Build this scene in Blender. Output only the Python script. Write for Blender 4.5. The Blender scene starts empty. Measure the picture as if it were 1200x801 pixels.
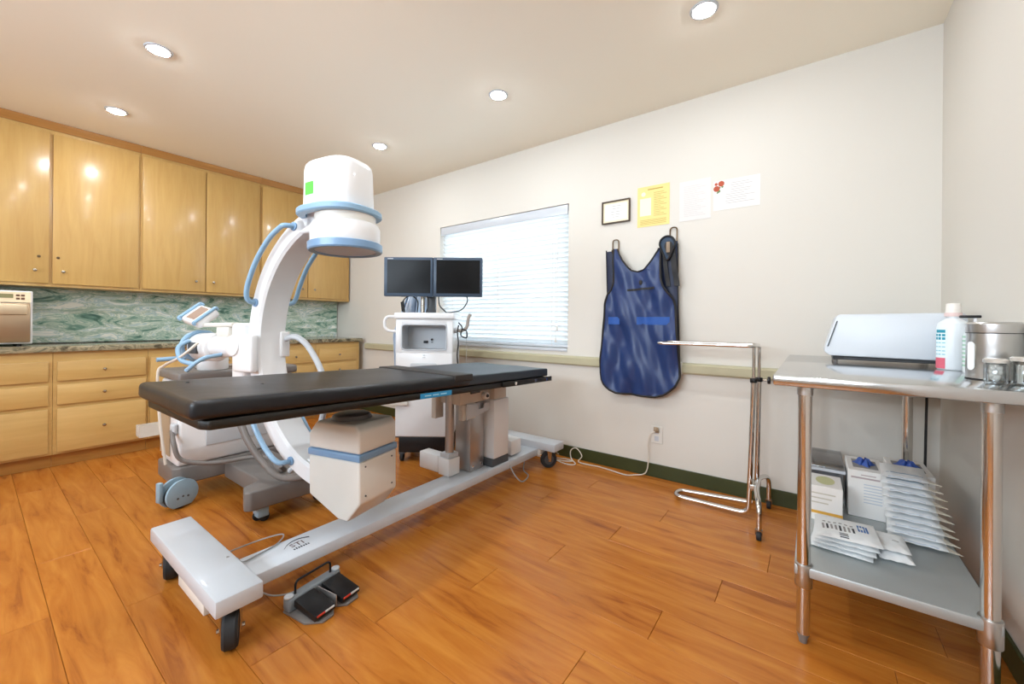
import bpy, bmesh, math, random
from mathutils import Matrix, Vector
random.seed(7)
R_ = math.radians
scene = bpy.context.scene
COL = scene.collection

# ---------------------------------------------------------------- camera
H = 2.70            # ceiling height
D = 3.017           # back wall (window wall) plane y
RW = 0.538          # right wall plane x
LW = -5.23          # left wall plane x
FW = -2.60          # wall behind the camera
HC = 1.1229
YAW = 36.616
cd = bpy.data.cameras.new('camera'); cam = bpy.data.objects.new('camera', cd); COL.objects.link(cam)
cd.sensor_width = 36; cd.lens = 473.23/1200*36; cd.shift_y = -(400.5-377.97)/1200; cd.clip_start = 0.02
cam.matrix_world = (Matrix.Translation((0, 0, HC)) @ Matrix.Rotation(R_(YAW), 4, 'Z')
                    @ Matrix.Rotation(R_(90), 4, 'X') @ Matrix.Rotation(R_(0.517), 4, 'Z'))
scene.camera = cam
# ---------------------------------------------------------------- world, daylight, rear fill, exposure
w = bpy.data.worlds.new('sky'); scene.world = w; w.use_nodes = True
w.node_tree.nodes['Background'].inputs[0].default_value = (0.90, 0.95, 1.0, 1)
w.node_tree.nodes['Background'].inputs[1].default_value = 1.6
def area(name, loc, rot, sx, sy, energy, col):
    l = bpy.data.lights.new(name, 'AREA'); l.shape = 'RECTANGLE'; l.size = sx; l.size_y = sy
    l.energy = energy; l.color = col
    o = bpy.data.objects.new(name, l); COL.objects.link(o); o.location = loc; o.rotation_euler = rot
    return o
area('window_daylight', (-2.44, 3.42, 1.55), (R_(-90), 0, 0), 1.7, 1.4, 40, (0.94, 0.98, 1.0))
area('rear_fill_light', (-1.6, FW-0.28, 1.9), (R_(112), 0, 0), 3.4, 1.0, 215, (0.92, 0.96, 1.0))  # added fill from behind the camera, brightens room and ceiling
LAMP_STRENGTH = 285.0
LAMP_COL = (0.89, 0.95, 1.0)
vs = scene.view_settings
vs.view_transform = 'Standard'; vs.look = 'None'; vs.gamma = 1.0; vs.use_curve_mapping = False
vs.exposure = 0.36

# ---------------------------------------------------------------- materials
def lin(c):
    if isinstance(c, str):
        c = [int(c[i:i+2], 16)/255 for i in (1, 3, 5)]
    return tuple(((x/12.92) if x <= .04045 else ((x+.055)/1.055)**2.4) for x in c)
MATS = {}
def mat(name, col, rough=.5, metal=0., var=0., vscale=8., bump=0., bscale=60., spec=.5, coat=0.,
        emit=None, estr=0., alpha=1., trans=0., stretch=(1, 1, 1), ior=1.45):
    if name in MATS: return MATS[name]
    m = bpy.data.materials.new(name); m.use_nodes = True; nt = m.node_tree
    b = nt.nodes['Principled BSDF']; c = lin(col)
    b.inputs['Base Color'].default_value = (*c, 1); b.inputs['Roughness'].default_value = rough
    b.inputs['Metallic'].default_value = metal; b.inputs['Specular IOR Level'].default_value = spec
    b.inputs['Coat Weight'].default_value = coat; b.inputs['Coat Roughness'].default_value = .08
    b.inputs['Alpha'].default_value = alpha; b.inputs['Transmission Weight'].default_value = trans
    b.inputs['IOR'].default_value = ior
    if emit:
        b.inputs['Emission Color'].default_value = (*emit, 1); b.inputs['Emission Strength'].default_value = estr
    if var or bump:
        tc = nt.nodes.new('ShaderNodeTexCoord'); mp = nt.nodes.new('ShaderNodeMapping')
        mp.inputs['Scale'].default_value = stretch; nt.links.new(tc.outputs['Object'], mp.inputs['Vector'])
    if var:
        n = nt.nodes.new('ShaderNodeTexNoise'); n.inputs['Scale'].default_value = vscale; n.inputs['Detail'].default_value = 4
        nt.links.new(mp.outputs[0], n.inputs['Vector'])
        r = nt.nodes.new('ShaderNodeValToRGB')
        r.color_ramp.elements[0].position = .3; r.color_ramp.elements[1].position = .7
        r.color_ramp.elements[0].color = (*[x*(1-var) for x in c], 1)
        r.color_ramp.elements[1].color = (*[min(1, x*(1+var)) for x in c], 1)
        nt.links.new(n.outputs['Fac'], r.inputs['Fac']); nt.links.new(r.outputs['Color'], b.inputs['Base Color'])
    if bump:
        n2 = nt.nodes.new('ShaderNodeTexNoise'); n2.inputs['Scale'].default_value = bscale; n2.inputs['Detail'].default_value = 3
        nt.links.new(mp.outputs[0], n2.inputs['Vector'])
        bp = nt.nodes.new('ShaderNodeBump'); bp.inputs['Strength'].default_value = bump; bp.inputs['Distance'].default_value = .01
        nt.links.new(n2.outputs['Fac'], bp.inputs['Height']); nt.links.new(bp.outputs[0], b.inputs['Normal'])
    MATS[name] = m
    return m
def ramp(nt, stops):
    r = nt.nodes.new('ShaderNodeValToRGB'); e = r.color_ramp.elements
    while len(e) < len(stops): e.new(.5)
    for i, (p, c) in enumerate(stops):
        e[i].position = p; e[i].color = (*lin(c), 1)
    return r
def wood_mat(name, lo, hi, stretch, rough, scale, coat=0., per_object=0., dark=None, spec=.5):
    m = bpy.data.materials.new(name); m.use_nodes = True; nt = m.node_tree; b = nt.nodes['Principled BSDF']
    tc = nt.nodes.new('ShaderNodeTexCoord'); mp = nt.nodes.new('ShaderNodeMapping'); mp.inputs['Scale'].default_value = stretch
    oi = nt.nodes.new('ShaderNodeObjectInfo')
    add = nt.nodes.new('ShaderNodeVectorMath'); add.operation = 'ADD'
    sc = nt.nodes.new('ShaderNodeVectorMath'); sc.operation = 'SCALE'; sc.inputs['Scale'].default_value = 37.0
    cmb = nt.nodes.new('ShaderNodeCombineXYZ')
    for k in range(3): nt.links.new(oi.outputs['Random'], cmb.inputs[k])
    nt.links.new(cmb.outputs[0], sc.inputs[0]); nt.links.new(tc.outputs['Object'], mp.inputs['Vector'])
    nt.links.new(mp.outputs[0], add.inputs[0]); nt.links.new(sc.outputs[0], add.inputs[1])
    n = nt.nodes.new('ShaderNodeTexNoise'); n.inputs['Scale'].default_value = scale; n.inputs['Detail'].default_value = 6
    n.inputs['Roughness'].default_value = .6; n.inputs['Distortion'].default_value = .8
    nt.links.new(add.outputs[0], n.inputs['Vector'])
    stops = [(.30, lo), (.70, hi)] if not dark else [(.27, dark), (.42, lo), (.72, hi)]
    r = ramp(nt, stops); nt.links.new(n.outputs['Fac'], r.inputs['Fac'])
    hsv = nt.nodes.new('ShaderNodeHueSaturation')
    mr = nt.nodes.new('ShaderNodeMapRange'); mr.inputs['To Min'].default_value = 1-per_object; mr.inputs['To Max'].default_value = 1+per_object
    nt.links.new(oi.outputs['Random'], mr.inputs['Value']); nt.links.new(mr.outputs[0], hsv.inputs['Value'])
    nt.links.new(r.outputs['Color'], hsv.inputs['Color']); nt.links.new(hsv.outputs['Color'], b.inputs['Base Color'])
    b.inputs['Roughness'].default_value = rough; b.inputs['Coat Weight'].default_value = coat; b.inputs['Coat Roughness'].default_value = .12
    b.inputs['Specular IOR Level'].default_value = spec
    return m
def marble_mat(name, stops, scale, stretch, rough, dist):
    m = bpy.data.materials.new(name); m.use_nodes = True; nt = m.node_tree; b = nt.nodes['Principled BSDF']
    tc = nt.nodes.new('ShaderNodeTexCoord'); mp = nt.nodes.new('ShaderNodeMapping'); mp.inputs['Scale'].default_value = stretch
    nt.links.new(tc.outputs['Object'], mp.inputs['Vector'])
    n0 = nt.nodes.new('ShaderNodeTexNoise'); n0.inputs['Scale'].default_value = scale; n0.inputs['Detail'].default_value = 8
    n0.inputs['Distortion'].default_value = dist; n0.inputs['Roughness'].default_value = .62
    nt.links.new(mp.outputs[0], n0.inputs['Vector'])
    r = ramp(nt, stops); nt.links.new(n0.outputs['Fac'], r.inputs['Fac']); nt.links.new(r.outputs['Color'], b.inputs['Base Color'])
    b.inputs['Roughness'].default_value = rough
    return m
def clear_mat(name, tint, gloss_rough=.03, base=.06):
    m = bpy.data.materials.new(name); m.use_nodes = True; nt = m.node_tree
    out = nt.nodes['Material Output']; nt.nodes.remove(nt.nodes['Principled BSDF'])
    t = nt.nodes.new('ShaderNodeBsdfTransparent'); t.inputs[0].default_value = (*lin(tint), 1)
    g = nt.nodes.new('ShaderNodeBsdfGlossy'); g.inputs['Roughness'].default_value = gloss_rough
    lw = nt.nodes.new('ShaderNodeLayerWeight'); lw.inputs['Blend'].default_value = .35
    mu = nt.nodes.new('ShaderNodeMath'); mu.operation = 'MULTIPLY_ADD'; mu.inputs[1].default_value = .6; mu.inputs[2].default_value = base
    nt.links.new(lw.outputs['Fresnel'], mu.inputs[0])
    mx = nt.nodes.new('ShaderNodeMixShader'); nt.links.new(mu.outputs[0], mx.inputs[0])
    nt.links.new(t.outputs[0], mx.inputs[1]); nt.links.new(g.outputs[0], mx.inputs[2]); nt.links.new(mx.outputs[0], out.inputs[0])
    return m
def slat_mat(name):
    m = bpy.data.materials.new(name); m.use_nodes = True; nt = m.node_tree; b = nt.nodes['Principled BSDF']
    b.inputs['Base Color'].default_value = (.86, .86, .84, 1); b.inputs['Roughness'].default_value = .45
    out = nt.nodes['Material Output']
    t = nt.nodes.new('ShaderNodeBsdfTranslucent'); t.inputs[0].default_value = (.86, .9, .92, 1)
    mx = nt.nodes.new('ShaderNodeMixShader'); mx.inputs[0].default_value = .38
    nt.links.new(b.outputs[0], mx.inputs[1]); nt.links.new(t.outputs[0], mx.inputs[2]); nt.links.new(mx.outputs[0], out.inputs[0])
    return m

M_WALL = mat('wall_paint', '#d9d4cb', .75, bump=.04, bscale=180)
M_CEIL = mat('ceiling_paint', '#fbf5e6', .85, bump=.03, bscale=150)
M_BASE = mat('green_baseboard_vinyl', '#3a4020', .45, var=.12, vscale=6)
M_RAIL = mat('olive_rail_vinyl', '#b5ae90', .5, var=.05)
M_MAPLE = wood_mat('maple_veneer', '#c39b5b', '#cfaa69', (9, 9, .8), .28, 2.2, coat=.25, per_object=.03)
M_MAPLE_H = wood_mat('maple_veneer_horizontal', '#c7a160', '#d3af6f', (9, .8, 9), .32, 2.2, coat=.2, per_object=.03)
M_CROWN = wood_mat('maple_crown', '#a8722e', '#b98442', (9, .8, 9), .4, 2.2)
M_FLOOR = wood_mat('floor_plank_wood', '#ae6725', '#c37e33', (1.1, 9, 9), .26, 2.0, coat=.0, per_object=.045, dark='#864519', spec=.32)
M_GAP = mat('floor_joint', '#3a1c0c', .8)
M_SPLASH = marble_mat('green_marble', [(.32, '#446a5c'), (.41, '#7fa593'), (.455, '#c6d5c2'), (.49, '#8fb0a0'), (.53, '#eaeddc'), (.57, '#a9c6c6'), (.62, '#f4f4ea')], 4.2, (1, 1.0, 3.0), .2, 1.3)
M_GRANITE = marble_mat('brown_green_granite', [(.30, '#2a2218'), (.45, '#6d6650'), (.55, '#a59a7d'), (.66, '#4e5242'), (.8, '#c6b898')], 7, (1, 1, 1), .12, 2.0)
M_WHITE = mat('white_machine_plastic', '#e9e9ea', .32, coat=.2)
M_WHITE2 = mat('white_enamel_metal', '#c5c9cf', .35, coat=.2)
M_OFFW = mat('offwhite_plastic', '#dcd8d0', .4)
M_LGREY = mat('light_grey_plastic', '#c3c6ca', .4)
M_GREY = mat('grey_base_paint', '#78726e', .45, var=.04)
M_DGREY = mat('dark_grey_plastic', '#4c4f52', .45)
M_BLUE = mat('blue_grip_plastic', '#8cafcb', .35, coat=.1)
M_BLUED = mat('blue_ring_plastic', '#7a9bbd', .35, coat=.1)
M_BLACK = mat('black_plastic', '#121214', .4)
M_RUBBER = mat('black_rubber', '#26282a', .7)
M_VINYL = mat('black_vinyl', '#17181c', .36, bump=.12, bscale=14)
M_VINYL2 = mat('black_vinyl_flap', '#2a2624', .5, bump=.1, bscale=20)
M_FRAME = mat('dark_table_frame', '#17140f', .45)
M_STEEL = mat('brushed_stainless', '#c9c9c8', .30, 1., bump=.02, bscale=400)
M_GALV = mat('galvanised_shelf', '#b9bebe', .42, .55, var=.05, vscale=5)
M_CHROME = mat('chrome', '#d9d6d2', .14, 1.)
M_CHROMEW = mat('satin_nickel', '#b9b3a8', .25, 1.)
M_BRONZE = mat('bronze_hook', '#6d5a45', .35, .9)
M_ALU = mat('anodised_aluminium', '#b6b3b1', .35, .85)
M_SCREEN = mat('monitor_screen', '#0a0a0c', .3, spec=.2)
M_BEZEL = mat('monitor_bezel', '#3e4f63', .4)
M_CLEAR = clear_mat('clear_plastic', '#f2f4f4')
M_GLASS = clear_mat('window_glass', '#f4faff')
M_SLAT = slat_mat('blind_slat')
M_PAPER = mat('white_paper', '#efece8', .7)
M_INK = mat('grey_print', '#9c9a99', .8)
M_INKD = mat('dark_print', '#3d4046', .8)
M_NAVY = mat('navy_apron_nylon', '#213665', .38, bump=.40, bscale=5, stretch=(1.6, 1, .7))
M_NAVYD = mat('dark_navy_lining', '#16213f', .5, bump=.2, bscale=9)
M_PIPE = mat('black_piping', '#1c1a1b', .6)
M_STRIPE = mat('blue_velcro_strip', '#2a55a0', .7)
M_CORDW = mat('white_cord', '#d8cfc2', .5)
M_CORDG = mat('grey_cord', '#9c9a98', .5)

# ---------------------------------------------------------------- mesh helpers
I4 = Matrix.Identity(4)
class MB:
    def __init__(s): s.bm = bmesh.new()
    def app(s, b, M=None):
        if M is not None: bmesh.ops.transform(b, matrix=M, verts=b.verts)
        vm = {v: s.bm.verts.new(v.co) for v in b.verts}
        for f in b.faces:
            try: s.bm.faces.new([vm[v] for v in f.verts])
            except ValueError: pass
        b.free(); return s
    def box(s, a, c, bev=0., seg=2, M=None):
        b = bmesh.new(); bmesh.ops.create_cube(b, size=1)
        for v in b.verts:
            v.co = Vector([(a[i]+c[i])/2 + v.co[i]*abs(c[i]-a[i]) for i in range(3)])
        if bev: bmesh.ops.bevel(b, geom=list(b.edges), offset=bev, segments=seg, affect='EDGES', profile=.5, clamp_overlap=True)
        return s.app(b, M)
    def cyl(s, p, q, r, r2=None, n=20, M=None, bev=0.):
        p, q = Vector(p), Vector(q); d = q-p
        b = bmesh.new(); bmesh.ops.create_cone(b, cap_ends=True, segments=n, radius1=r, radius2=r if r2 is None else r2, depth=d.length)
        if bev:
            es = [e for e in b.edges if len(e.link_faces) == 2 and any(len(f.verts) > 4 for f in e.link_faces)]
            bmesh.ops.bevel(b, geom=es, offset=bev, segments=2, affect='EDGES', profile=.5, clamp_overlap=True)
        T = Matrix.Translation((p+q)/2) @ d.to_track_quat('Z', 'Y').to_matrix().to_4x4()
        return s.app(b, T if M is None else M @ T)
    def sphere(s, c, r, sc=(1, 1, 1), n=14, M=None):
        b = bmesh.new(); bmesh.ops.create_uvsphere(b, u_segments=n, v_segments=max(6, n//2), radius=r)
        T = Matrix.Translation(c) @ Matrix.Diagonal((*sc, 1))
        return s.app(b, T if M is None else M @ T)
    def tube(s, pts, r, n=10, closed=False, M=None):
        P = [Vector(p) for p in pts]; N = len(P); rings = []
        b = bmesh.new(); up = None
        for i in range(N):
            a = P[(i-1) % N] if (closed or i > 0) else P[i]; c = P[(i+1) % N] if (closed or i < N-1) else P[i]
            t = (c-a).normalized()
            if up is None:
                up = t.orthogonal().normalized()
            up = (up - t*up.dot(t)); up = up.normalized() if up.length > 1e-6 else t.orthogonal().normalized()
            sd = t.cross(up)
            rr = r[i] if isinstance(r, (list, tuple)) else r
            rings.append([b.verts.new(P[i] + (up*math.cos(k*math.tau/n) + sd*math.sin(k*math.tau/n))*rr) for k in range(n)])
        for i in range(N if closed else N-1):
            A, B = rings[i], rings[(i+1) % N]
            off = 0
            if closed and i == N-1:
                off = min(range(n), key=lambda o: sum((A[k].co-B[(k+o) % n].co).length for k in range(n)))
            for k in range(n): b.faces.new([A[k], A[(k+1) % n], B[(k+1+off) % n], B[(k+off) % n]])
        if not closed:
            b.faces.new(rings[0][::-1]); b.faces.new(rings[-1])
        bmesh.ops.recalc_face_normals(b, faces=b.faces)
        return s.app(b, M)
    def lathe(s, prof, c=(0, 0, 0), n=32, M=None, sq=None, ring=False):
        # prof: list of (r, z); sq: superellipse exponent for the cross-section
        b = bmesh.new(); rings = []
        for r, z in prof:
            ring_ = []
            for k in range(n):
                a = k*math.tau/n; ca, sa = math.cos(a), math.sin(a); f = 1.
                if sq: f = (abs(ca)**sq + abs(sa)**sq)**(-1/sq)
                ring_.append(b.verts.new((c[0]+r*f*ca, c[1]+r*f*sa, c[2]+z)))
            rings.append(ring_)
        for A, B in zip(rings, rings[1:]+(rings[:1] if ring else [])):
            for k in range(n): b.faces.new([A[k], A[(k+1) % n], B[(k+1) % n], B[k]])
        if not ring:
            b.faces.new(rings[0][::-1]); b.faces.new(rings[-1])
        bmesh.ops.recalc_face_normals(b, faces=b.faces)
        return s.app(b, M)
    def prism(s, pts, vec, bev=0., seg=2, M=None):
        b = bmesh.new(); vs_ = [b.verts.new(p) for p in pts]; f = b.faces.new(vs_)
        r = bmesh.ops.extrude_face_region(b, geom=[f])
        bmesh.ops.translate(b, verts=[g for g in r['geom'] if isinstance(g, bmesh.types.BMVert)], vec=vec)
        bmesh.ops.recalc_face_normals(b, faces=b.faces)
        if bev: bmesh.ops.bevel(b, geom=list(b.edges), offset=bev, segments=seg, affect='EDGES', profile=.5, clamp_overlap=True)
        return s.app(b, M)
    def grid(s, fn, nu, nv, thick=0., M=None, closed_u=False):
        b = bmesh.new()
        V = [[b.verts.new(fn(i/(nu-1), j/(nv-1))) for j in range(nv)] for i in range(nu)]
        for i in range(nu-1):
            for j in range(nv-1): b.faces.new([V[i][j], V[i+1][j], V[i+1][j+1], V[i][j+1]])
        bmesh.ops.recalc_face_normals(b, faces=b.faces)
        if thick:
            b.normal_update()
            bmesh.ops.solidify(b, geom=list(b.faces), thickness=thick)
        return s.app(b, M)
    def sweep(s, secs, M=None):
        # secs: list of closed section loops of equal length
        b = bmesh.new(); rings = [[b.verts.new(p) for p in sec] for sec in secs]; n = len(secs[0])
        for A, B in zip(rings, rings[1:]):
            for k in range(n): b.faces.new([A[k], A[(k+1) % n], B[(k+1) % n], B[k]])
        b.faces.new(rings[0][::-1]); b.faces.new(rings[-1])
        bmesh.ops.recalc_face_normals(b, faces=b.faces)
        return s.app(b, M)
    def mesh(s, name, m, angle=35):
        me = bpy.data.meshes.new(name); s.bm.to_mesh(me); s.bm.free()
        me.materials.append(m)
        me.polygons.foreach_set('use_smooth', [True]*len(me.polygons))
        me.set_sharp_from_angle(angle=R_(angle)); me.update()
        return me
    def build(s, name, m, parent=None, local=False, angle=35):
        # geometry is given in world coordinates unless local=True
        if parent is not None and not local:
            bmesh.ops.transform(s.bm, matrix=WM[parent.name].inverted(), verts=s.bm.verts)
        o = bpy.data.objects.new(name, s.mesh(name, m, angle)); COL.objects.link(o)
        if parent is not None:
            o.parent = parent; WM[o.name] = WM[parent.name]
        else:
            WM[o.name] = I4
        return o
WM = {}
def tag(o, label=None, cat=None, group=None, kind=None):
    if label: o['label'] = label
    if cat: o['category'] = cat
    if group: o['group'] = group
    if kind: o['kind'] = kind
    return o
def thing(name, label, cat, loc=(0, 0, 0), rotz=0., group=None):
    o = bpy.data.objects.new(name, None); COL.objects.link(o); o.location = loc; o.rotation_euler = (0, 0, rotz)
    o.empty_display_size = .1
    WM[o.name] = Matrix.Translation(loc) @ Matrix.Rotation(rotz, 4, 'Z')
    return tag(o, label, cat, group)
def copy_tree(root, loc, rotz, label=None, group=None, parent=None):
    r = root.copy(); COL.objects.link(r)
    if parent is None:
        r.location = loc; r.rotation_euler = (0, 0, rotz)
        WM[r.name] = Matrix.Translation(loc) @ Matrix.Rotation(rotz, 4, 'Z')
        if label: r['label'] = label
        if group: r['group'] = group
    else:
        r.parent = parent; WM[r.name] = WM[parent.name]
    for ch in list(root.children): copy_tree(ch, None, None, parent=r)
    return r
def recenter(o):
    # moves a top-level single mesh's origin to the bottom centre of its bounds
    me = o.data; xs = [v.co for v in me.vertices]
    c = Vector(((min(v.x for v in xs)+max(v.x for v in xs))/2, (min(v.y for v in xs)+max(v.y for v in xs))/2, min(v.z for v in xs)))
    me.transform(Matrix.Translation(-c)); o.location = c; WM[o.name] = Matrix.Translation(c)
    return o
def one(mb, name, m, label, cat, group=None, angle=35):
    return tag(recenter(mb.build(name, m, angle=angle)), label, cat, group)
def struct(mb, name, m):
    return tag(mb.build(name, m), kind='structure')
def cr(pts, k=6):
    P = [Vector(p) for p in pts]; out = []
    for i in range(len(P)-1):
        p0, p1, p2, p3 = P[max(i-1, 0)], P[i], P[i+1], P[min(i+2, len(P)-1)]
        for j in range(k):
            t = j/k
            out.append(.5*((2*p1)+(p2-p0)*t+(2*p0-5*p1+4*p2-p3)*t*t+(3*p1-p0-3*p2+p3)*t**3))
    out.append(P[-1]); return out
def fillet(pts, r, k=5):
    P = [Vector(p) for p in pts]; out = [P[0]]
    for i in range(1, len(P)-1):
        a, b, c = P[i-1], P[i], P[i+1]
        u, v = (a-b), (c-b); d = min(r, u.length*.48, v.length*.48)
        s, e = b+u.normalized()*d, b+v.normalized()*d
        for j in range(k+1):
            t = j/k; out.append(s*(1-t)**2+b*2*t*(1-t)+e*t*t)
    out.append(P[-1]); return out
def text_mesh(body, size, M, depth=.0004, align='CENTER'):
    c = bpy.data.curves.new('t', 'FONT'); c.body = body; c.size = size; c.extrude = depth
    c.align_x = align; c.align_y = 'CENTER'; c.resolution_u = 2
    o = bpy.data.objects.new('t', c); COL.objects.link(o)
    dg = bpy.context.evaluated_depsgraph_get(); me = bpy.data.meshes.new_from_object(o.evaluated_get(dg))
    bpy.data.objects.remove(o); bpy.data.curves.remove(c)
    mb = MB(); mb.bm.from_mesh(me); bpy.data.meshes.remove(me)
    bmesh.ops.transform(mb.bm, matrix=M, verts=mb.bm.verts)
    return mb

#SECTION room
# ================================================================= room shell
fl = struct(MB().box((LW-.15, FW-.15, -.10), (RW+.15, D+.15, -.012)), 'floor', M_GAP)
PW = .18; ROW0 = .19 - PW*16; PL = 1.22
pm = MB().box((-PL/2+.0007, -PW/2+.0006, -.012), (PL/2-.0007, PW/2-.0006, 0), .0012, 1).mesh('plank', M_FLOOR)
def plank(x0, x1, yc):
    if abs(x1-x0-PL) < 1e-4: me = pm
    else: me = MB().box((-(x1-x0)/2+.0007, -PW/2+.0006, -.012), ((x1-x0)/2-.0007, PW/2-.0006, 0), .0012, 1).mesh('plank', M_FLOOR)
    o = bpy.data.objects.new('plank', me); COL.objects.link(o); o.parent = fl; o.location = ((x0+x1)/2, yc, 0)
for r in range(40):
    yc = ROW0 + (r+.5)*PW
    if yc+PW/2 > D+.10 or yc-PW/2 < FW-.10: continue
    x = LW-.05 - ((r*0.437) % 1.0)*PL
    while x < RW+.05:
        a, b = max(x, LW-.05), min(x+PL, RW+.05)
        if b-a > .05: plank(a, b, yc)
        x += PL
struct(MB().box((LW-.15, FW-.15, H), (RW+.15, D+.15, H+.12)), 'ceiling', M_CEIL)
struct(MB().box((LW-.15, FW, -.1), (LW, D, H)), 'wall_left', M_WALL)
struct(MB().box((RW, FW, -.1), (RW+.15, D, H)), 'wall_right', M_WALL)
WX0, WX1, WZ0, WZ1 = -3.215, -1.655, .905, 2.135      # window opening in the back wall
mb = MB()
mb.box((LW-.15, D, -.1), (WX0, D+.16, H)); mb.box((WX1, D, -.1), (RW+.15, D+.16, H))
mb.box((WX0, D, -.1), (WX1, D+.16, WZ0)); mb.box((WX0, D, WZ1), (WX1, D+.16, H))
struct(mb, 'wall_back', M_WALL)
RX0, RX1, RZ0, RZ1 = -3.3, .1, 1.55, 2.50             # opening added behind the camera for fill light
mb = MB()
mb.box((LW-.15, FW-.16, -.1), (RX0, FW, H)); mb.box((RX1, FW-.16, -.1), (RW+.15, FW, H))
mb.box((RX0, FW-.16, -.1), (RX1, FW, RZ0)); mb.box((RX0, FW-.16, RZ1), (RX1, FW, H))
struct(mb, 'wall_front', M_WALL)
struct(MB().box((LW, D-.012, 0), (RW, D-.0005, .098), .003, 1), 'baseboard_back', M_BASE)
struct(MB().box((RW-.012, FW, 0), (RW-.0005, D-.013, .098), .003, 1), 'baseboard_right', M_BASE)
# bumper rail along the back wall
mb = MB().prism([(-4.53, D-.0005, .772), (-4.53, D-.03, .778), (-4.53, D-.038, .788), (-4.53, D-.038, .838), (-4.53, D-.03, .848), (-4.53, D-.0005, .852)], (4.53+RW-.02, 0, 0))
tr = struct(mb, 'trim_1', M_RAIL)
MB().box((-.742, D-.042, .768), (-.728, D-.0006, .856), .003).build('end_cap', M_OFFW, tr)
# ---- window 1 with blind
win = thing('window_1', None, None, ((WX0+WX1)/2, D, WZ0)); win['kind'] = 'structure'
mb = MB(); ft = .045
for a, c in [((WX0+.001, D+.10, WZ0+.001), (WX0+ft, D+.15, WZ1-.001)), ((WX1-ft, D+.10, WZ0+.001), (WX1-.001, D+.15, WZ1-.001)),
             ((WX0+ft, D+.10, WZ0+.001), (WX1-ft, D+.15, WZ0+ft)), ((WX0+ft, D+.10, WZ1-ft), (WX1-ft, D+.15, WZ1-.001))]: mb.box(a, c, .003, 1)
mb.build('window_frame', M_WHITE2, win)
for a, c in ((WX0+ft, WX1-ft),):
    MB().box((a, D+.123, WZ0+ft), (c, D+.127, WZ1-ft)).build('pane', M_GLASS, win)
MB().box((WX0+.002, D-.010, WZ0-.022), (WX1-.002, D-.0006, WZ0+.004), .003).build('window_sill', M_WHITE2, win)
rw = thing('rear_fill_window', None, None, ((RX0+RX1)/2, FW, RZ0)); rw['kind'] = 'structure'  # unseen window, added to let the rear fill light in
mb = MB()
for a, c in [((RX0+.001, FW-.12, RZ0+.001), (RX0+.05, FW-.06, RZ1-.001)), ((RX1-.05, FW-.12, RZ0+.001), (RX1-.001, FW-.06, RZ1-.001)),
             ((RX0+.05, FW-.12, RZ0+.001), (RX1-.05, FW-.06, RZ0+.05)), ((RX0+.05, FW-.12, RZ1-.05), (RX1-.05, FW-.06, RZ1-.001)),
             ((-1.63, FW-.12, RZ0+.05), (-1.57, FW-.06, RZ1-.05))]: mb.box(a, c, .003, 1)
mb.build('window_frame', M_WHITE2, rw)
for a, c in ((RX0+.05, -1.63), (-1.57, RX1-.05)):
    MB().box((a, FW-.092, RZ0+.05), (c, FW-.088, RZ1-.05)).build('pane', M_GLASS, rw)

bl = thing('window_blind', 'white horizontal slat blind closed over the bright window', 'blind', ((WX0+WX1)/2, D+.05, WZ0))
bx0, bx1 = WX0+.012, WX1-.012
MB().box((bx0, D+.004, WZ1-.085), (bx1, D+.018, WZ1-.004), .004).build('valance', M_WHITE2, bl)
MB().box((bx0+.01, D+.022, WZ1-.05), (bx1-.01, D+.075, WZ1-.006), .003).build('head_rail', M_WHITE2, bl)
zt, zb, ns = WZ1-.075, WZ0+.055, 27
cx = (bx0+bx1)/2
sm = MB().box((-(bx1-bx0)/2, -.025, -.0014), ((bx1-bx0)/2, .025, .0014), .0008, 1).mesh('slat', M_SLAT)
for i in range(ns):
    z = zb + (zt-zb)*i/(ns-1)
    o = bpy.data.objects.new('slat', sm); COL.objects.link(o); o.parent = bl
    o.location = (cx-bl.location.x, 0, z-bl.location.z); o.rotation_euler = (R_(-46), 0, 0)
MB().box((bx0, D+.028, WZ0+.008), (bx1, D+.072, WZ0+.03), .006).build('bottom_rail', M_WHITE2, bl)
for xx in (bx0+.16, cx, bx1-.16):
    MB().cyl((xx, D+.026, WZ0+.02), (xx, D+.026, WZ1-.05), .0012, n=6).build('ladder_cord', M_CORDW, bl)
mb = MB().cyl((bx1-.10, D+.012, 1.10), (bx1-.10, D+.012, WZ1-.05), .0013, n=6); c1 = mb.build('pull_cord', M_CORDW, bl)
MB().lathe([(.003, 0), (.008, -.012), (.009, -.035), (.004, -.042)], (bx1-.10, D+.012, 1.10), 12).build('tassel', M_OFFW, c1)
mb = MB().cyl((bx1-.115, D+.012, 1.0), (bx1-.115, D+.012, WZ1-.05), .0013, n=6); c1 = mb.build('pull_cord', M_CORDW, bl)
MB().lathe([(.003, 0), (.008, -.012), (.009, -.035), (.004, -.042)], (bx1-.115, D+.012, 1.0), 12).build('tassel', M_OFFW, c1)

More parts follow.
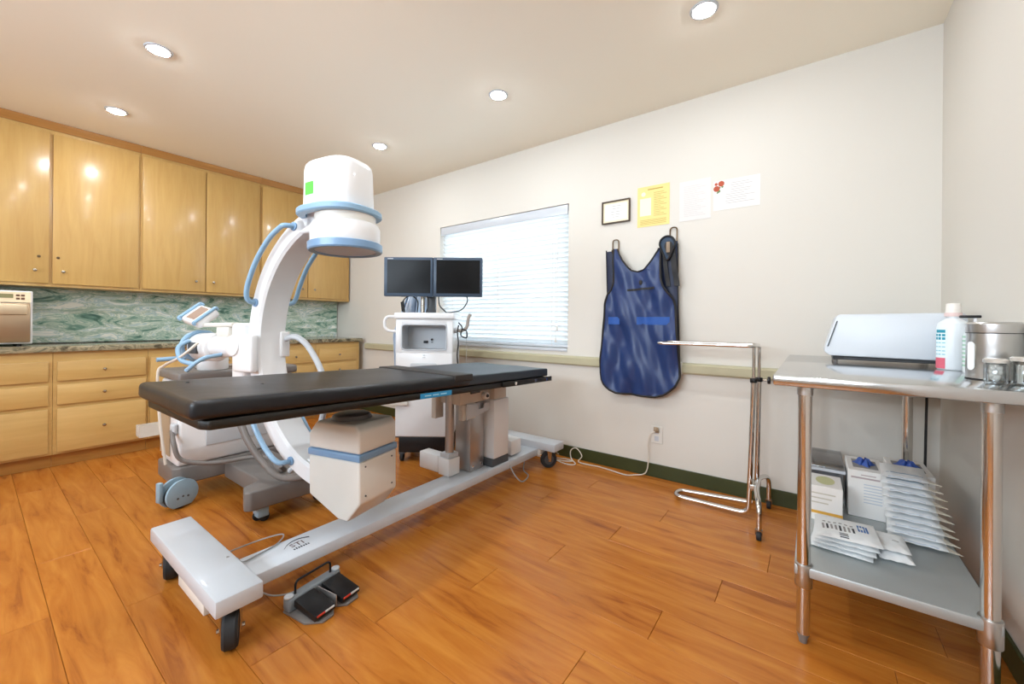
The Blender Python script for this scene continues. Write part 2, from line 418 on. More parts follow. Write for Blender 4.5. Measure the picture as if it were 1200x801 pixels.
# ---- recessed ceiling lamps
M_LENS = mat('lamp_lens', '#ffffff', .5, emit=LAMP_COL, estr=LAMP_STRENGTH)
proto = thing('ceiling_light', 'x', 'ceiling light', (0, 0, H), 0, 'recessed ceiling lights')
mb = MB(); mb.lathe([(.049, -.0005), (.050, -.006), (.056, -.008), (.064, -.006), (.067, -.0005)], (0, 0, 0), 32, ring=True)
mb.build('trim_ring', M_WHITE2, proto, local=True)
MB().lathe([(.048, -.004), (.047, -.0080), (.040, -.0110), (.026, -.0135), (.004, -.0145)], (0, 0, 0), 32).build('lens', M_LENS, proto, local=True)
lamps = [(-3.08, .655, 'recessed ceiling light brightest and largest at upper left'),
         (-4.24, .66, 'recessed ceiling light nearest the wall cabinets on the left'),
         (-1.756, 2.18, 'recessed ceiling light in front of the window, middle of the ceiling'),
         (-.446, 2.19, 'recessed ceiling light nearest the top edge above the blue apron'),
         (-3.13, 2.196, 'recessed ceiling light just right of the tall white machine head')]
for i, (x, y, lb) in enumerate(lamps):
    o = proto if i == 0 else copy_tree(proto, (x, y, H), 0)
    o.location = (x, y, H); o['label'] = lb
for x, y in [(-1.756, .655), (-.446, .655), (-.446, -.88), (-1.756, -.88), (-3.1, -.88), (-4.24, -.88)]:  # lamp grid continued out of view, added to brighten the room
    copy_tree(proto, (x, y, H), 0, 'added unseen ceiling light that brightens the room', 'added ceiling lights out of view')

#SECTION cabinets
# ================================================================= cabinets along the left wall
UX, UB, UT = -4.918, 1.379, 2.699           # upper cabinet front plane, bottom, top
def knob(x, y, z, parent):
    MB().lathe([(.005, 0), (.005, .012), (.010, .016), (.0125, .022), (.010, .027), (.003, .029)], (0, 0, 0), 14,
               M=Matrix.Translation((x, y, z)) @ Matrix.Rotation(R_(90), 4, 'Y')).build('knob', M_CHROMEW, parent)
def lock(x, y, z, parent):
    mb = MB().cyl((x, y, z), (x+.006, y, z), .010, n=16, bev=.001); mb.box((x+.006, y-.001, z-.005), (x+.0066, y+.001, z+.005))
    mb.build('lock', M_BRONZE, parent)
def upper(y0, y1, doors, label):
    t = thing('wall_cabinet', label, 'cabinet', (UX-.15, (y0+y1)/2, UB), 0, 'maple wall cabinets over the counter')
    MB().box((LW+.0012, y0+.0008, UB), (UX, y1-.0008, UT-.062), .002, 1).build('body', M_MAPLE, t)
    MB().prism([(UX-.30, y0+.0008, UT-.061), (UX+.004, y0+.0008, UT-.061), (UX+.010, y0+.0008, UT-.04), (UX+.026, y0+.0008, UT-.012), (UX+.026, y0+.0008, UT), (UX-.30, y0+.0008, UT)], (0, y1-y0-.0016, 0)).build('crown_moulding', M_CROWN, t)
    for a, b, kn, lk in doors:
        d = MB().box((UX+.0006, a, UB+.024), (UX+.020, b, UT-.092), .004, 2).build('door', M_MAPLE, t)
        knob(UX+.0202, kn, 1.503, d)
        if lk: lock(UX+.0202, lk, 1.614, d)
upper(-1.21, -.145, [(-1.18, -.69, -.76, None), (-.67, -.16, -.60, None)], 'maple wall cabinet pair beyond the left edge, above the steel steriliser')
upper(-.145, .929, [(-.125, .381, .307, .328), (.399, .914, .457, .429)], 'maple wall cabinet with locks beside its knobs, above the steriliser')
upper(.929, 1.925, [(.943, 1.417, 1.337, None), (1.425, 1.912, 1.482, None)], 'two-door maple wall cabinet in the middle, behind the white machine arc')
upper(1.925, 2.998, [(1.939, 2.443, 2.378, None), (2.450, 2.967, 2.522, None)], 'two-door maple wall cabinet at the end beside the cream wall')
LX, TX, CB = -4.575, -4.624, .872           # lower face frame, toe kick, counter underside
def lower(y0, y1, label, drawers=(), doors=(), toe=True):
    t = thing('base_cabinet', label, 'cabinet', (LX-.3, (y0+y1)/2, 0), 0, 'maple base cabinets under the counter')
    MB().box((LW+.0012, y0+.0008, .098), (LX, y1-.0008, CB-.001), .002, 1).build('body', M_MAPLE_H, t)
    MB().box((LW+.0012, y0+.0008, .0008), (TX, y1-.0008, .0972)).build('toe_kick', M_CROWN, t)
    for (a, b, z0, z1, kn) in drawers:
        d = MB().box((LX+.0006, a, z0), (LX+.019, b, z1), .004, 2).build('drawer', M_MAPLE_H, t)
        if kn: knob(LX+.0192, kn, (z0+z1)/2, d)
    for (a, b, z0, z1, kn) in doors:
        d = MB().box((LX+.0006, a, z0), (LX+.019, b, z1), .004, 2).build('door', M_MAPLE, t)
        knob(LX+.0192, kn, z1-.06, d)
ZD = [(.652, .800), (.472, .622), (.116, .443)]
def bank(a, b): return [(a, b, z0, z1, (a+b)/2) for z0, z1 in ZD]
lower(-.80, -.20, 'maple base cabinet beyond the left edge under the counter', bank(-.77, -.23))
lower(-.20, .379, 'leftmost three-drawer maple base cabinet below the steel steriliser', bank(-.17, .357))
lower(.379, .919, 'three-drawer maple base cabinet with all knobs in view', bank(.400, .905))
lower(.919, 1.43, 'maple base cabinet door behind the console end of the black table', doors=[(.933, 1.416, .116, .800, 1.37)])
lower(1.43, 1.915, 'maple base cabinet hidden behind the white machine column', doors=[(1.446, 1.90, .116, .800, 1.50)])
lower(1.915, 2.388, 'maple drawer cabinet seen between white arc and end drawer cabinet', [(1.93, 2.363, z0, z1, 2.145) for z0, z1 in ZD])
lower(2.388, 2.935, 'end maple drawer cabinet next to the cream wall and rail', [(2.414, 2.887, z0, z1, 2.655) for z0, z1 in ZD])
one(MB().box((LW+.0012, -.82, CB), (-4.535, 2.96, .914), .006, 2), 'countertop', M_GRANITE, 'brown and green granite worktop along the base cabinets', 'countertop')
one(MB().box((LW+.001, -.82, .9146), (LW+.020, 3.0, UB-.001), .001, 1), 'backsplash', M_SPLASH, 'green swirled marble backsplash between worktop and wall cabinets', 'backsplash')
# steriliser on the counter
t = thing('steriliser', 'brushed steel tabletop steriliser on the granite counter at the left edge', 'steriliser', (-4.93, .05, .914))
MB().box((-5.16, -.22, .932), (-4.735, .290, 1.328), .008, 2).build('body', M_WHITE, t)
MB().box((-4.734, -.205, .945), (-4.712, .278, 1.235), .006, 2).build('door', mat('steel_door', '#c3a98c', .3, 1.), t)
pn = MB().prism([(-4.734, -.205, 1.24), (-4.716, -.205, 1.24), (-4.730, -.205, 1.318), (-4.734, -.205, 1.318)], (0, .483, 0)).build('control_panel', mat('champagne_metal', '#d8c5a6', .35, .6), t)
MB().box((-4.722, .0, 1.272), (-4.7185, .195, 1.302), .001, 1).build('display', mat('lcd_olive', '#8f8a63', .25), pn)
bt = MB()
for k in range(2): bt.box((-4.7205, .208+k*.024, 1.262), (-4.7165, .226+k*.024, 1.276), .001, 1); bt.box((-4.7245, .208+k*.024, 1.286), (-4.7195, .226+k*.024, 1.300), .001, 1)
bt.build('buttons', mat('button_brown', '#6b4a38', .4), pn)
MB().box((-4.711, -.10, 1.150), (-4.690, .262, 1.225), .006, 2).build('door_handle', mat('champagne_metal', '#d8c5a6', .35, .6), t)
for x in (-5.10, -4.78):
    for y in (-.15, .225): MB().cyl((x, y, .9145), (x, y, .934), .016, .013, n=14).build('foot', M_BLACK, t)
one(MB().tube(cr([(-5.19, .30, .918), (-5.14, .55, .918), (-5.17, .95, .918), (-5.15, 1.4, .918), (-5.185, 1.95, .9185)], 8), .0035, 6), 'cable', M_BLACK, 'thin black cable lying along the foot of the marble backsplash', 'cable')

#SECTION walls
# ================================================================= things on the back wall
def on_wall(x0, x1, z0, z1, y0, y1, b=.0): return MB().box((x0, D-y1, z0), (x1, D-y0, z1), b, 1)
t = thing('framed_certificate', 'small certificate in a thin dark frame on the cream wall', 'picture frame', (-1.236, D, 1.905))
fx0, fx1, fz0, fz1 = -1.350, -1.121, 1.907, 2.085
mb = MB(); f = .010
for a, c in [((fx0, fz0), (fx1, fz0+f)), ((fx0, fz1-f), (fx1, fz1)), ((fx0, fz0+f), (fx0+f, fz1-f)), ((fx1-f, fz0+f), (fx1, fz1-f))]:
    mb.box((a[0], D-.020, a[1]), (c[0], D-.0006, c[1]), .002, 1)
mb.build('frame', mat('walnut_frame', '#4a3a28', .4), t)
on_wall(fx0+f, fx1-f, fz0+f, fz1-f, .001, .008).build('mat_board', mat('cream_mat', '#efe3c6', .7), t)
cp = on_wall(fx0+.026, fx1-.026, fz0+.026, fz1-.026, .0082, .0092).build('certificate', M_PAPER, t)
mb = MB()
for k, (hw, z) in enumerate([(.045, 2.04), (.03, 2.02), (.05, 1.995), (.04, 1.975), (.025, 1.955)]): mb.box((-1.236-hw, D-.0096, z), (-1.236+hw, D-.0092, z+.003))
mb.build('print', M_INK, cp)
# yellow notice
t = thing('yellow_notice', 'yellow printed notice sheet on the wall beside the framed certificate', 'notice', (-.95, D, 1.845))
on_wall(-1.067, -.832, 1.848, 2.148, .0006, .0022).build('sheet', mat('yellow_paper', '#e6d48a', .6), t)
mb = MB(); my = mat('ochre_print', '#b99b4a', .8)
mb.box((-.99, D-.0026, 2.118), (-.88, D-.0022, 2.126))
for k in range(14): mb.box((-.945, D-.0026, 2.092-k*.013), (-.945+.095*(.75+.25*math.sin(k*2.1)), D-.0026+.0004, 2.095-k*.013))
for k in range(4): mb.box((-1.045, D-.0026, 1.895-k*.010), (-.855, D-.0022, 1.898-k*.010))
mb.build('print', my, t)
mb = MB(); mw = mat('pale_yellow_print', '#faf3cf', .8)
mb.cyl((-1.022, D-.0022, 2.092), (-1.022, D-.0026, 2.092), .016, n=16)
mb.box((-1.048, D-.0026, 1.93), (-.965, D-.0022, 2.06)); mb.build('picture', mw, t)
# faint white sheet and rose letter
t = thing('typed_sheet', 'faint white typed sheet on the wall left of the rose letter', 'notice', (-.66, D, 1.85))
on_wall(-.765, -.560, 1.850, 2.130, .0006, .0018).build('sheet', mat('white_paper_sheet', '#dcd9d6', .7), t)
mb = MB()
for k in range(17): mb.box((-.735, D-.0022, 2.090-k*.013), (-.735+.145*(.8+.2*math.sin(k*1.7)), D-.0018, 2.0925-k*.013))
mb.build('print', mat('pale_print', '#cfc8c6', .8), t)
t = thing('rose_letter', 'white letter printed with red roses in its corner on the wall', 'notice', (-.41, D, 1.89))
on_wall(-.545, -.272, 1.893, 2.092, .0006, .0018).build('sheet', mat('white_paper_letter', '#e3e1de', .7), t)
mb = MB()
for k in range(10):
    a = -.44 if k < 5 else -.47; mb.box((a, D-.0022, 2.063-k*.0145), (a+(.13 if k < 5 else .17)*(.8+.2*math.sin(k*2.3)), D-.0018, 2.0655-k*.0145))
mb.build('print', mat('pale_print2', '#b5aeae', .8), t)
mb = MB()
for x, z, r in [(-.497, 2.070, .019), (-.525, 2.040, .020), (-.528, 2.071, .010)]: mb.cyl((x, D-.0018, z), (x, D-.0024, z), r, n=10)
mb.build('rose', mat('rose_print', '#b4553c', .8), t)
mb = MB()
for x, z, r in [(-.508, 2.045, .008), (-.512, 2.022, .011), (-.490, 2.048, .007), (-.520, 2.012, .006)]: mb.cyl((x, D-.0018, z), (x, D-.0022, z), r, n=6)
mb.build('rose_leaves', mat('leaf_print', '#6f8a5c', .8), t)
# outlet with plug and cord
t = thing('wall_outlet', 'white wall outlet low on the wall above the green baseboard', 'outlet', (-.905, D, .245))
on_wall(-.950, -.866, .248, .376, .0006, .006, .003).build('cover_plate', M_OFFW, t)
for z in (.338, .285): MB().box((-.924, D-.0085, z-.018), (-.892, D-.0062, z+.018), .003, 1).build('socket', M_WHITE2, t)
t = thing('extension_cord', 'grey-white power cord trailing from the wall outlet to the table foot', 'cord', (-1.2, 2.93, 0))
MB().prism([(-.925, D-.009, .325), (-.888, D-.009, .325), (-.888, D-.03, .345), (-.90, D-.045, .352), (-.925, D-.03, .345)], (0, 0, .028), .004).build('plug', mat('tan_plug', '#a8977f', .5), t)
pts = [(-.91, D-.04, .34), (-.945, D-.04, .315), (-.96, D-.04, .24), (-.955, D-.045, .12), (-.975, D-.05, .03), (-1.05, D-.075, .006), (-1.10, 2.905, .006),
       (-1.22, 2.925, .006), (-1.33, 2.94, .006), (-1.42, 2.93, .006), (-1.50, 2.93, .012), (-1.475, 2.94, .06), (-1.53, 2.95, .11), (-1.575, 2.94, .085), (-1.56, 2.92, .03),
       (-1.50, 2.88, .008), (-1.53, 2.84, .006), (-1.62, 2.85, .006), (-1.70, 2.90, .006), (-1.62, 2.93, .010), (-1.54, 2.91, .014), (-1.60, 2.87, .014), (-1.75, 2.86, .008), (-1.86, 2.84, .02), (-1.90, 2.80, .09)]
MB().tube(cr(pts, 6), .0042, 7).build('cord', M_CORDW, t)
# wall hooks
for x, z, lb in [(-1.232, 1.675, 'left bronze wall hook carrying the blue apron'), (-.800, 1.715, 'right bronze wall hook carrying the blue apron')]:
    t = thing('wall_hook', lb, 'hook', (x, D, z), 0, 'apron hooks')
    MB().tube(fillet([(x-.024, D-.012, z-.03), (x-.024, D-.014, z+.10), (x+.024, D-.014, z+.10), (x+.024, D-.012, z-.03)], .024, 6), .005, 8).build('loop', M_BRONZE, t)
    MB().tube(fillet([(x, D-.012, z-.02), (x, D-.06, z-.03), (x, D-.085, z+.01)], .03), .005, 8).build('prong', M_BRONZE, t)
    MB().box((x-.028, D-.010, z-.04), (x+.028, D-.0008, z-.015), .003).build('plate', M_BRONZE, t)
# blue lead apron
def lerp_tab(tab, z):
    for (z0, a), (z1, b) in zip(tab, tab[1:]):
        if z <= z1: return a+(b-a)*max(0, (z-z0))/(z1-z0)
    return tab[-1][1]
def fold(x, z):
    g = .010*math.sin(x*24+z*5.0) + .007*math.sin(x*41-z*9+1) + .006*math.sin(z*17+x*8) + .010*math.sin(z*13-x*21)*math.sin(x*9+2) + .005*math.sin(x*63+z*22)
    return g*(.5+.5*min(1, max(0, (1.75-z)/.5)))
t = thing('lead_apron', 'blue lead apron with black piping hanging on the cream wall', 'apron', (-1.02, D, .60))
Lt = [(.600, -1.19), (.62, -1.245), (.65, -1.283), (.69, -1.306), (.74, -1.315), (.833, -1.316), (1.09, -1.297), (1.28, -1.283), (1.345, -1.268), (1.385, -1.238), (1.43, -1.219), (1.50, -1.214), (1.69, -1.218)]
Rt = [(.600, -.90), (.61, -.86), (.64, -.812), (.69, -.757), (.755, -.732), (1.017, -.746), (1.25, -.768), (1.30, -.783), (1.345, -.815), (1.39, -.845), (1.44, -.862), (1.52, -.869), (1.69, -.873)]
NLt = [(1.506, -1.035), (1.509, -1.06), (1.518, -1.08), (1.54, -1.103), (1.60, -1.148), (1.65, -1.176), (1.69, -1.192)]
NRt = [(1.506, -1.035), (1.509, -1.005), (1.518, -.980), (1.54, -.958), (1.60, -.916), (1.65, -.888), (1.69, -.880)]
YF, YB = D-.085, D-.045
def fp(x, z): return (x, YF + fold(x, z) + (.02 if z > 1.6 else 0)*(z-1.6)/.1, z)
zneck = 1.506
mb = MB()
mb.grid(lambda u, v: fp(lerp_tab(Lt, .6+(zneck-.6)*v)*(1-u)+lerp_tab(Rt, .6+(zneck-.6)*v)*u, .6+(zneck-.6)*v), 34, 56, .006)
mb.grid(lambda u, v: fp(lerp_tab(Lt, zneck+.184*v)*(1-u)+lerp_tab(NLt, zneck+.184*v)*u, zneck+.184*v), 12, 16, .006)
mb.grid(lambda u, v: fp(lerp_tab(NRt, zneck+.160*v)*(1-u)+lerp_tab(Rt, zneck+.160*v)*u, zneck+.160*v), 12, 16, .006)
fr = mb.build('front_panel', M_NAVY, t, angle=80)
BL = [(.62, -1.24), (.70, -1.30), (.83, -1.302), (1.30, -1.280), (1.69, -1.290)]
BR = [(.62, -.86), (.70, -.76), (.83, -.74), (1.30, -.757), (1.69, -.764)]
def bk(x, z): return (x, YB+.010*math.sin(x*30+z*3), z)
mb = MB()
mb.grid(lambda u, v: bk(lerp_tab(BL, .62+(1.46-.62)*v)*(1-u)+lerp_tab(BR, .62+(1.46-.62)*v)*u, .62+(1.46-.62)*v), 24, 20, .005)
mb.grid(lambda u, v: bk(lerp_tab(BL, 1.46+.22*v)*(1-u)+(-1.13-.07*v)*u, 1.46+.22*v), 8, 10, .005)
mb.grid(lambda u, v: bk((-.93+.06*v)*(1-u)+lerp_tab(BR, 1.46+.25*v)*u, 1.46+.25*v), 8, 10, .005)
mb.build('back_panel', M_NAVYD, t, angle=80)
# piping round the front panel
zs = [.6+i*(1.09)/60 for i in range(61)]
left = [Vector(fp(lerp_tab(Lt, z), z)) for z in zs]
right = [Vector(fp(lerp_tab(Rt, z), z)) for z in [.6+i*(1.06)/60 for i in range(61)]]
bot = [Vector(fp(-1.19+.29*i/16, .6)) for i in range(17)]
off = Vector((0, -.004, 0))
MB().tube([p+off for p in left[::-1]+bot[1:-1]+right], .0080, 8).build('piping', M_PIPE, fr)
nk = [Vector(fp(lerp_tab(NLt, z), z)) for z in [1.69-.184*i/16 for i in range(17)]] + [Vector(fp(lerp_tab(NRt, z), z)) for z in [1.506+.16*i/16 for i in range(1, 17)]]
MB().tube([p+off for p in nk], .0065, 8).build('piping', M_PIPE, fr)
for tb in (BL, BR):
    MB().tube([Vector(bk(lerp_tab(tb, z), z))+off for z in [.72+i*.97/30 for i in range(31)]], .005, 6).build('edge_piping', M_PIPE, t)
# pocket, velcro strips and badge on the front panel
mb = MB(); mb.sweep([[Vector(fp(x, 1.372+.05*(x+1.1)))+Vector((0, -dy, dz)) for dy, dz in ((.002, -.008), (.010, -.008), (.010, .008), (.002, .008))] for x in [-1.105+.018*i for i in range(12)]])
mb.build('pocket_trim', M_PIPE, fr)
MB().sphere((-1.005, fp(-1.005, 1.425)[1]-.010, 1.425), .013, (1, .3, 1.4)).build('badge', M_PIPE, fr)
for a, b in ((-1.26, -1.16), (-1.03, -.80)):
    n = int((b-a)/.01)
    mb = MB().sweep([[Vector(fp(a+(b-a)*i/n, 1.145))+Vector((0, -dy, dz)) for dy, dz in ((.001, -.028), (.0105, -.028), (.0105, .028), (.001, .028))] for i in range(n+1)])
    mb.build('velcro_strip', M_STRIPE, fr)
# rolled shoulder fold over the right hook
def tear(k):
    a = k*math.tau/36; r_ = .052 if math.sin(a) > -.2 else .052*(1+1.5*(-math.sin(a)-.2))
    wx = .052 if math.sin(a) > -.2 else .052*(1-.35*(-math.sin(a)-.2))
    return Vector((-.822+wx*math.cos(a), 0, 1.690+r_*math.sin(a)))
fd = [tear(k) for k in range(36)]
sf = MB().prism([(p.x, YF-.004, p.z) for p in fd], (0, .040, 0), .003).build('shoulder_fold', mat('teal_navy_lining', '#22384f', .5), t, angle=60)
MB().tube([(p.x, YF-.006, p.z) for p in fd], .0065, 7, closed=True).build('fold_piping', M_PIPE, sf)
MB().prism([(-.822+(p.x+.822)*.55+.010, YF-.010, 1.672+(p.z-1.690)*.62) for p in fd], (0, .0055, 0)).build('fold_hollow_shade', M_PIPE, sf)  # flat black patch paints the shaded inside of the fold
MB().box((-.826, YF-.017, 1.625), (-.80, YF-.0105, 1.70), .003).build('strap_buckle', mat('tan_strap', '#8d7a66', .6), t)
for x0, x1 in ((-.866, -.838), (-.812, -.776)):
    MB().sweep([[(x0+.004*i, YF+.008+.006*math.sin(i), 1.66-.03*i), (x1+.004*i, YF+.008+.006*math.sin(i), 1.66-.03*i), (x1+.004*i, YF+.014+.006*math.sin(i), 1.66-.03*i), (x0+.004*i, YF+.014+.006*math.sin(i), 1.66-.03*i)] for i in range(10)]).build('strap', M_PIPE, t)

#SECTION exam table
# ================================================================= imaging table
def caster(parent, x, y, r, wd, ztop, axis, tire=M_RUBBER, fork=M_CHROMEW, brake=0):
    # axis: direction of the axle in plan (unit vector)
    ax = Vector((axis[0], axis[1], 0)).normalized(); fw = Vector((-ax.y, ax.x, 0)); c = Vector((x, y, r))
    T = Matrix((( ax.x, fw.x, 0, c.x), (ax.y, fw.y, 0, c.y), (0, 0, 1, c.z), (0, 0, 0, 1)))
    RY = Matrix.Rotation(R_(90), 4, 'Y')
    wh = MB().lathe([(r*.62, -wd*.42), (r*.90, -wd*.5), (r, -wd*.32), (r, wd*.32), (r*.90, wd*.5), (r*.62, wd*.42)], (0, 0, 0), 28, M=T @ RY).build('caster_wheel', tire, parent)
    MB().lathe([(r*.2, -wd*.46), (r*.6, -wd*.44), (r*.6, wd*.44), (r*.2, wd*.46)], (0, 0, 0), 20, M=T @ RY).build('hub', M_DGREY, wh)
    mb = MB(); hz = ztop-r
    for s in (-1, 1):
        mb.prism([(s*(wd*.5+.003), -.020, hz-.004), (s*(wd*.5+.003), .020, hz-.004), (s*(wd*.5+.006), .010, -.012), (s*(wd*.5+.006), -.010, -.012)], (s*.004, 0, 0), M=T)
        mb.cyl((s*(wd*.5+.006), 0, 0), (s*(wd*.5+.018), 0, 0), .008, n=8, M=T)
    mb.box((-wd*.5-.008, -.022, hz-.006), (wd*.5+.008, .022, hz-.001), .001, 1, M=T)
    mb.build('caster_fork', fork, parent)
    if brake:
        MB().tube([T @ Vector((0, .018, hz-.02)), T @ Vector((0, .06*brake, hz-.03)), T @ Vector((0, .085*brake, hz-.05))], .006, 7).build('brake_lever', M_CHROMEW, parent)
t = thing('imaging_table', 'long black-padded imaging table on a white wheeled H-shaped base', 'exam table', (-1.77, 1.4, 0))
TAB = t
# tilted top: local frame with origin at the front right top corner line
Y0, Y1, XL, XR, ZF, SL = .385, 2.36, -2.055, -1.440, .885, -.0326
TM = Matrix.Translation((0, Y0, ZF)) @ Matrix.Rotation(math.atan(SL), 4, 'X')
LT = Y1-Y0
def pad(y0, y1, z0, z1, xl, xr, bev, wob=.0015):
    nx, ny = 18, max(6, int((y1-y0)/.05))
    mb = MB().box((xl, y0, z0), (xr, y1, z1), bev, 4)
    bmesh.ops.subdivide_edges(mb.bm, edges=[e for e in mb.bm.edges if e.calc_length() > .2], cuts=14, use_grid_fill=True)
    for v in mb.bm.verts:
        v.co.z += wob*math.sin(v.co.x*17+v.co.y*9)*math.sin(v.co.y*13+1)
        if abs(v.co.x-xr) < .01 or abs(v.co.x-xl) < .01: v.co.x += .0012*math.sin(v.co.y*60+v.co.z*90)+.0012*math.sin(v.co.y*23)
    bmesh.ops.transform(mb.bm, matrix=TM, verts=mb.bm.verts)
    return mb
p1 = pad(0, 1.20, -.060, 0, XL, XR, .018).build('mattress', M_VINYL, t, angle=60)
for x, y in ((-1.93, .12), (-1.72, .30)): MB().lathe([(.007, .0), (.006, .0035), (.002, .005)], (0, 0, 0), 10, M=TM @ Matrix.Translation((x, y, -.001))).build('button', M_BLACK, p1)
p2 = pad(1.135, LT, -.058, -.006, XL-.02, XR-.005, .008).build('foot_mattress', mat('vinyl_window_reflection', '#2c333b', .38, bump=.08, bscale=14), t, angle=60)  # bluish base colour paints the window's reflection on the rear pad
fl_ = pad(1.075, 1.21, -.030, .006, XL-.018, XR+.003, .006, .001).build('overlap_flap', M_VINYL2, t, angle=60)
mb = MB(); zt_, zb_ = -.061, -.093
mb.prism([(XL+.012, .09, zt_), (XL+.045, .022, zt_), (XR-.04, .03, zt_), (XR-.006, .05, zt_), (XR-.006, LT-.02, zt_), (XL+.03, LT-.02, zt_)], (0, 0, zb_-zt_), .008, M=TM)
tf = mb.build('table_frame', M_FRAME, t)
sr = MB().box((XR-.004, 1.47, -.091), (XR+.008, LT+.035, -.060), .003, 2, M=TM).build('side_rail', M_FRAME, tf)
for y in (1.585, 1.80, 1.935): MB().cyl((XR+.006, y, -.075), (XR+.014, y, -.075), .010, n=14, M=TM).build('bolt', M_CHROME, sr)
MB().box((XR-.0055, .86, -.090), (XR-.0025, 1.06, -.066), .0005, 1, M=TM).build('sticker', mat('blue_sticker', '#2b8fc4', .4), tf)
mb = MB()
for k in range(3): mb.box((XR-.0026, .885+k*.05, -.081), (XR-.0021, .925+k*.05, -.075), M=TM)
mb.build('sticker_print', mat('pale_blue_print', '#9fd3ea', .5), tf)
MB().box((-1.80, .10, -.118), (-1.69, .20, -.093), .004, M=TM).build('release_lever', M_DGREY, tf)
# under-top lift bracket and column
mb = MB(); BE = mat('beige_enamel', '#cfc6ba', .4)
mb.box((-1.945, 1.84, .60), (-1.765, 2.20, .742), .004).box((-1.985, 1.80, .50), (-1.945, 1.87, .742), .003).box((-1.800, 1.86, .50), (-1.762, 1.98, .60), .003).box((-1.800, 2.13, .56), (-1.725, 2.26, .742), .003)
br = mb.build('lift_bracket', BE, t)
MB().prism([(-1.7615, 1.885, .605), (-1.7615, 1.985, .590), (-1.7615, 2.0, .555), (-1.7615, 2.05, .555), (-1.7615, 2.06, .585), (-1.7615, 2.125, .585), (-1.7615, 2.125, .535), (-1.7615, 1.885, .500)], (.010, 0, 0), .002).build('side_plate', M_WHITE2, br)
MB().box((-1.764, 1.93, .66), (-1.756, 2.02, .72), .002).build('service_slot', M_DGREY, br)
MB().cyl((-1.7645, 2.065, .635), (-1.735, 2.065, .635), .024, n=18, bev=.003).build('pivot_knob', M_WHITE, br)
MB().cyl((-1.735, 2.065, .635), (-1.728, 2.065, .635), .011, n=12).build('pivot_pin', M_BLACK, br)
cl = MB().box((-1.905, 1.94, .150), (-1.770, 2.075, .595), .006).build('column', M_ALU, t)
for y in (1.965, 2.05): MB().cyl((-1.770, y, .185), (-1.766, y, .185), .008, n=10).build('bolt', M_CHROME, cl)
MB().cyl((-1.862, 1.845, .255), (-1.862, 1.845, .66), .028, n=20).build('actuator_rod', M_ALU, t)
am = MB().box((-1.915, 1.795, .152), (-1.815, 1.895, .262), .008).build('actuator_motor', M_WHITE, t)
MB().box((-1.905, 1.803, .262), (-1.822, 1.888, .292), .006).build('actuator_collar', M_LGREY, am)
MB().box((-2.10, 1.80, .155), (-1.92, 1.885, .265), .01).build('gear_housing', M_WHITE, t)
bx = MB().prism([(-1.90, 2.115, .20), (-1.715, 2.115, .20), (-1.715, 2.115, .60), (-1.90, 2.115, .60)], (0, .165, 0), .008).build('power_box', M_WHITE, t)
MB().box((-1.88, 2.34, .158), (-1.735, 2.47, .27), .015).build('transformer_box', M_WHITE, t)
MB().box((-1.90, 2.10, .150), (-1.715, 2.28, .199), .002).build('box_bracket', M_DGREY, t)
# floor beam and feet
bm_ = MB().box((-1.872, .625, .096), (-1.700, 2.64, .150), .008, 2).build('base_beam', M_WHITE2, t)
for y, nm in ((.555, 0), (2.705, 1)):
    f = MB().box((-2.335, y-.073, .145), (-1.548, y+.073, .205), .008, 2).build('base_foot', M_WHITE2, t)
    MB().box((-1.96, y-.066, .098), (-1.68, y+.066, .144), .004).build('foot_bracket', M_OFFW, f)
if True:
    caster(t, -1.600, .545, .0645, .046, .1445, (.40, .917), brake=1)
    caster(t, -2.235, .535, .0645, .046, .1445, (.34, .94))
    caster(t, -1.640, 2.700, .0645, .032, .1445, (.80, -.60), brake=1)
    caster(t, -2.235, 2.700, .0645, .032, .1445, (.80, .60))
# printed emblem on the beam: a swoosh with short lettering
LM = Matrix.Translation((-1.79, .86, .1502)) @ Matrix.Rotation(R_(90), 4, 'Z')
mb = MB(); pts = [(-.055, -.012), (-.03, .012), (0, .024), (.03, .022), (.062, .004)]
for k in range(24):
    def P(u):
        i = min(int(u*4), 3); f_ = u*4-i; a, b = pts[i], pts[i+1]; return Vector((a[0]+(b[0]-a[0])*f_, a[1]+(b[1]-a[1])*f_, 0))
sp = cr([(x, y+.016, 0) for x, y in pts], 6); n_ = len(sp)
mb.sweep([[p+Vector((0, 0, 0)), p+Vector((0, .002+.010*(i/n_), 0)), p+Vector((0, .002+.010*(i/n_), .0004)), p+Vector((0, 0, .0004))] for i, p in enumerate(sp)], M=LM)
mb.build('emblem_swoosh', M_INKD, bm_)
text_mesh('STI', .045, LM @ Matrix.Translation((0, .006, 0))).build('emblem_letters', mat('emblem_maroon', '#4a2a2c', .6), bm_)
mb = MB()
for k in range(7): mb.box((-.030+.010*k, -.034, 0), (-.024+.010*k, -.022+.003*(k % 2), .0004), M=LM)
mb.build('emblem_small_marks', M_INKD, bm_)
# thin control cable looping near the foot
mb = MB().tube(cr([(-2.05, .60, .10), (-2.04, .66, .11), (-2.00, .78, .13), (-1.93, .845, .155), (-1.89, .845, .160), (-1.855, .80, .155), (-1.835, .72, .1545), (-1.82, .66, .157), (-1.815, .635, .185), (-1.81, .60, .2085)], 8), .003, 6)
mb.build('control_cable', M_CORDG, t)
mb = MB().tube(cr([(-1.80, 2.30, .16), (-1.73, 2.28, .158), (-1.67, 2.29, .06), (-1.63, 2.33, .006), (-1.66, 2.45, .006), (-1.75, 2.52, .006), (-1.80, 2.60, .03), (-1.82, 2.66, .10)], 8), .0045, 7)
mb.build('power_lead', M_CORDG, t)

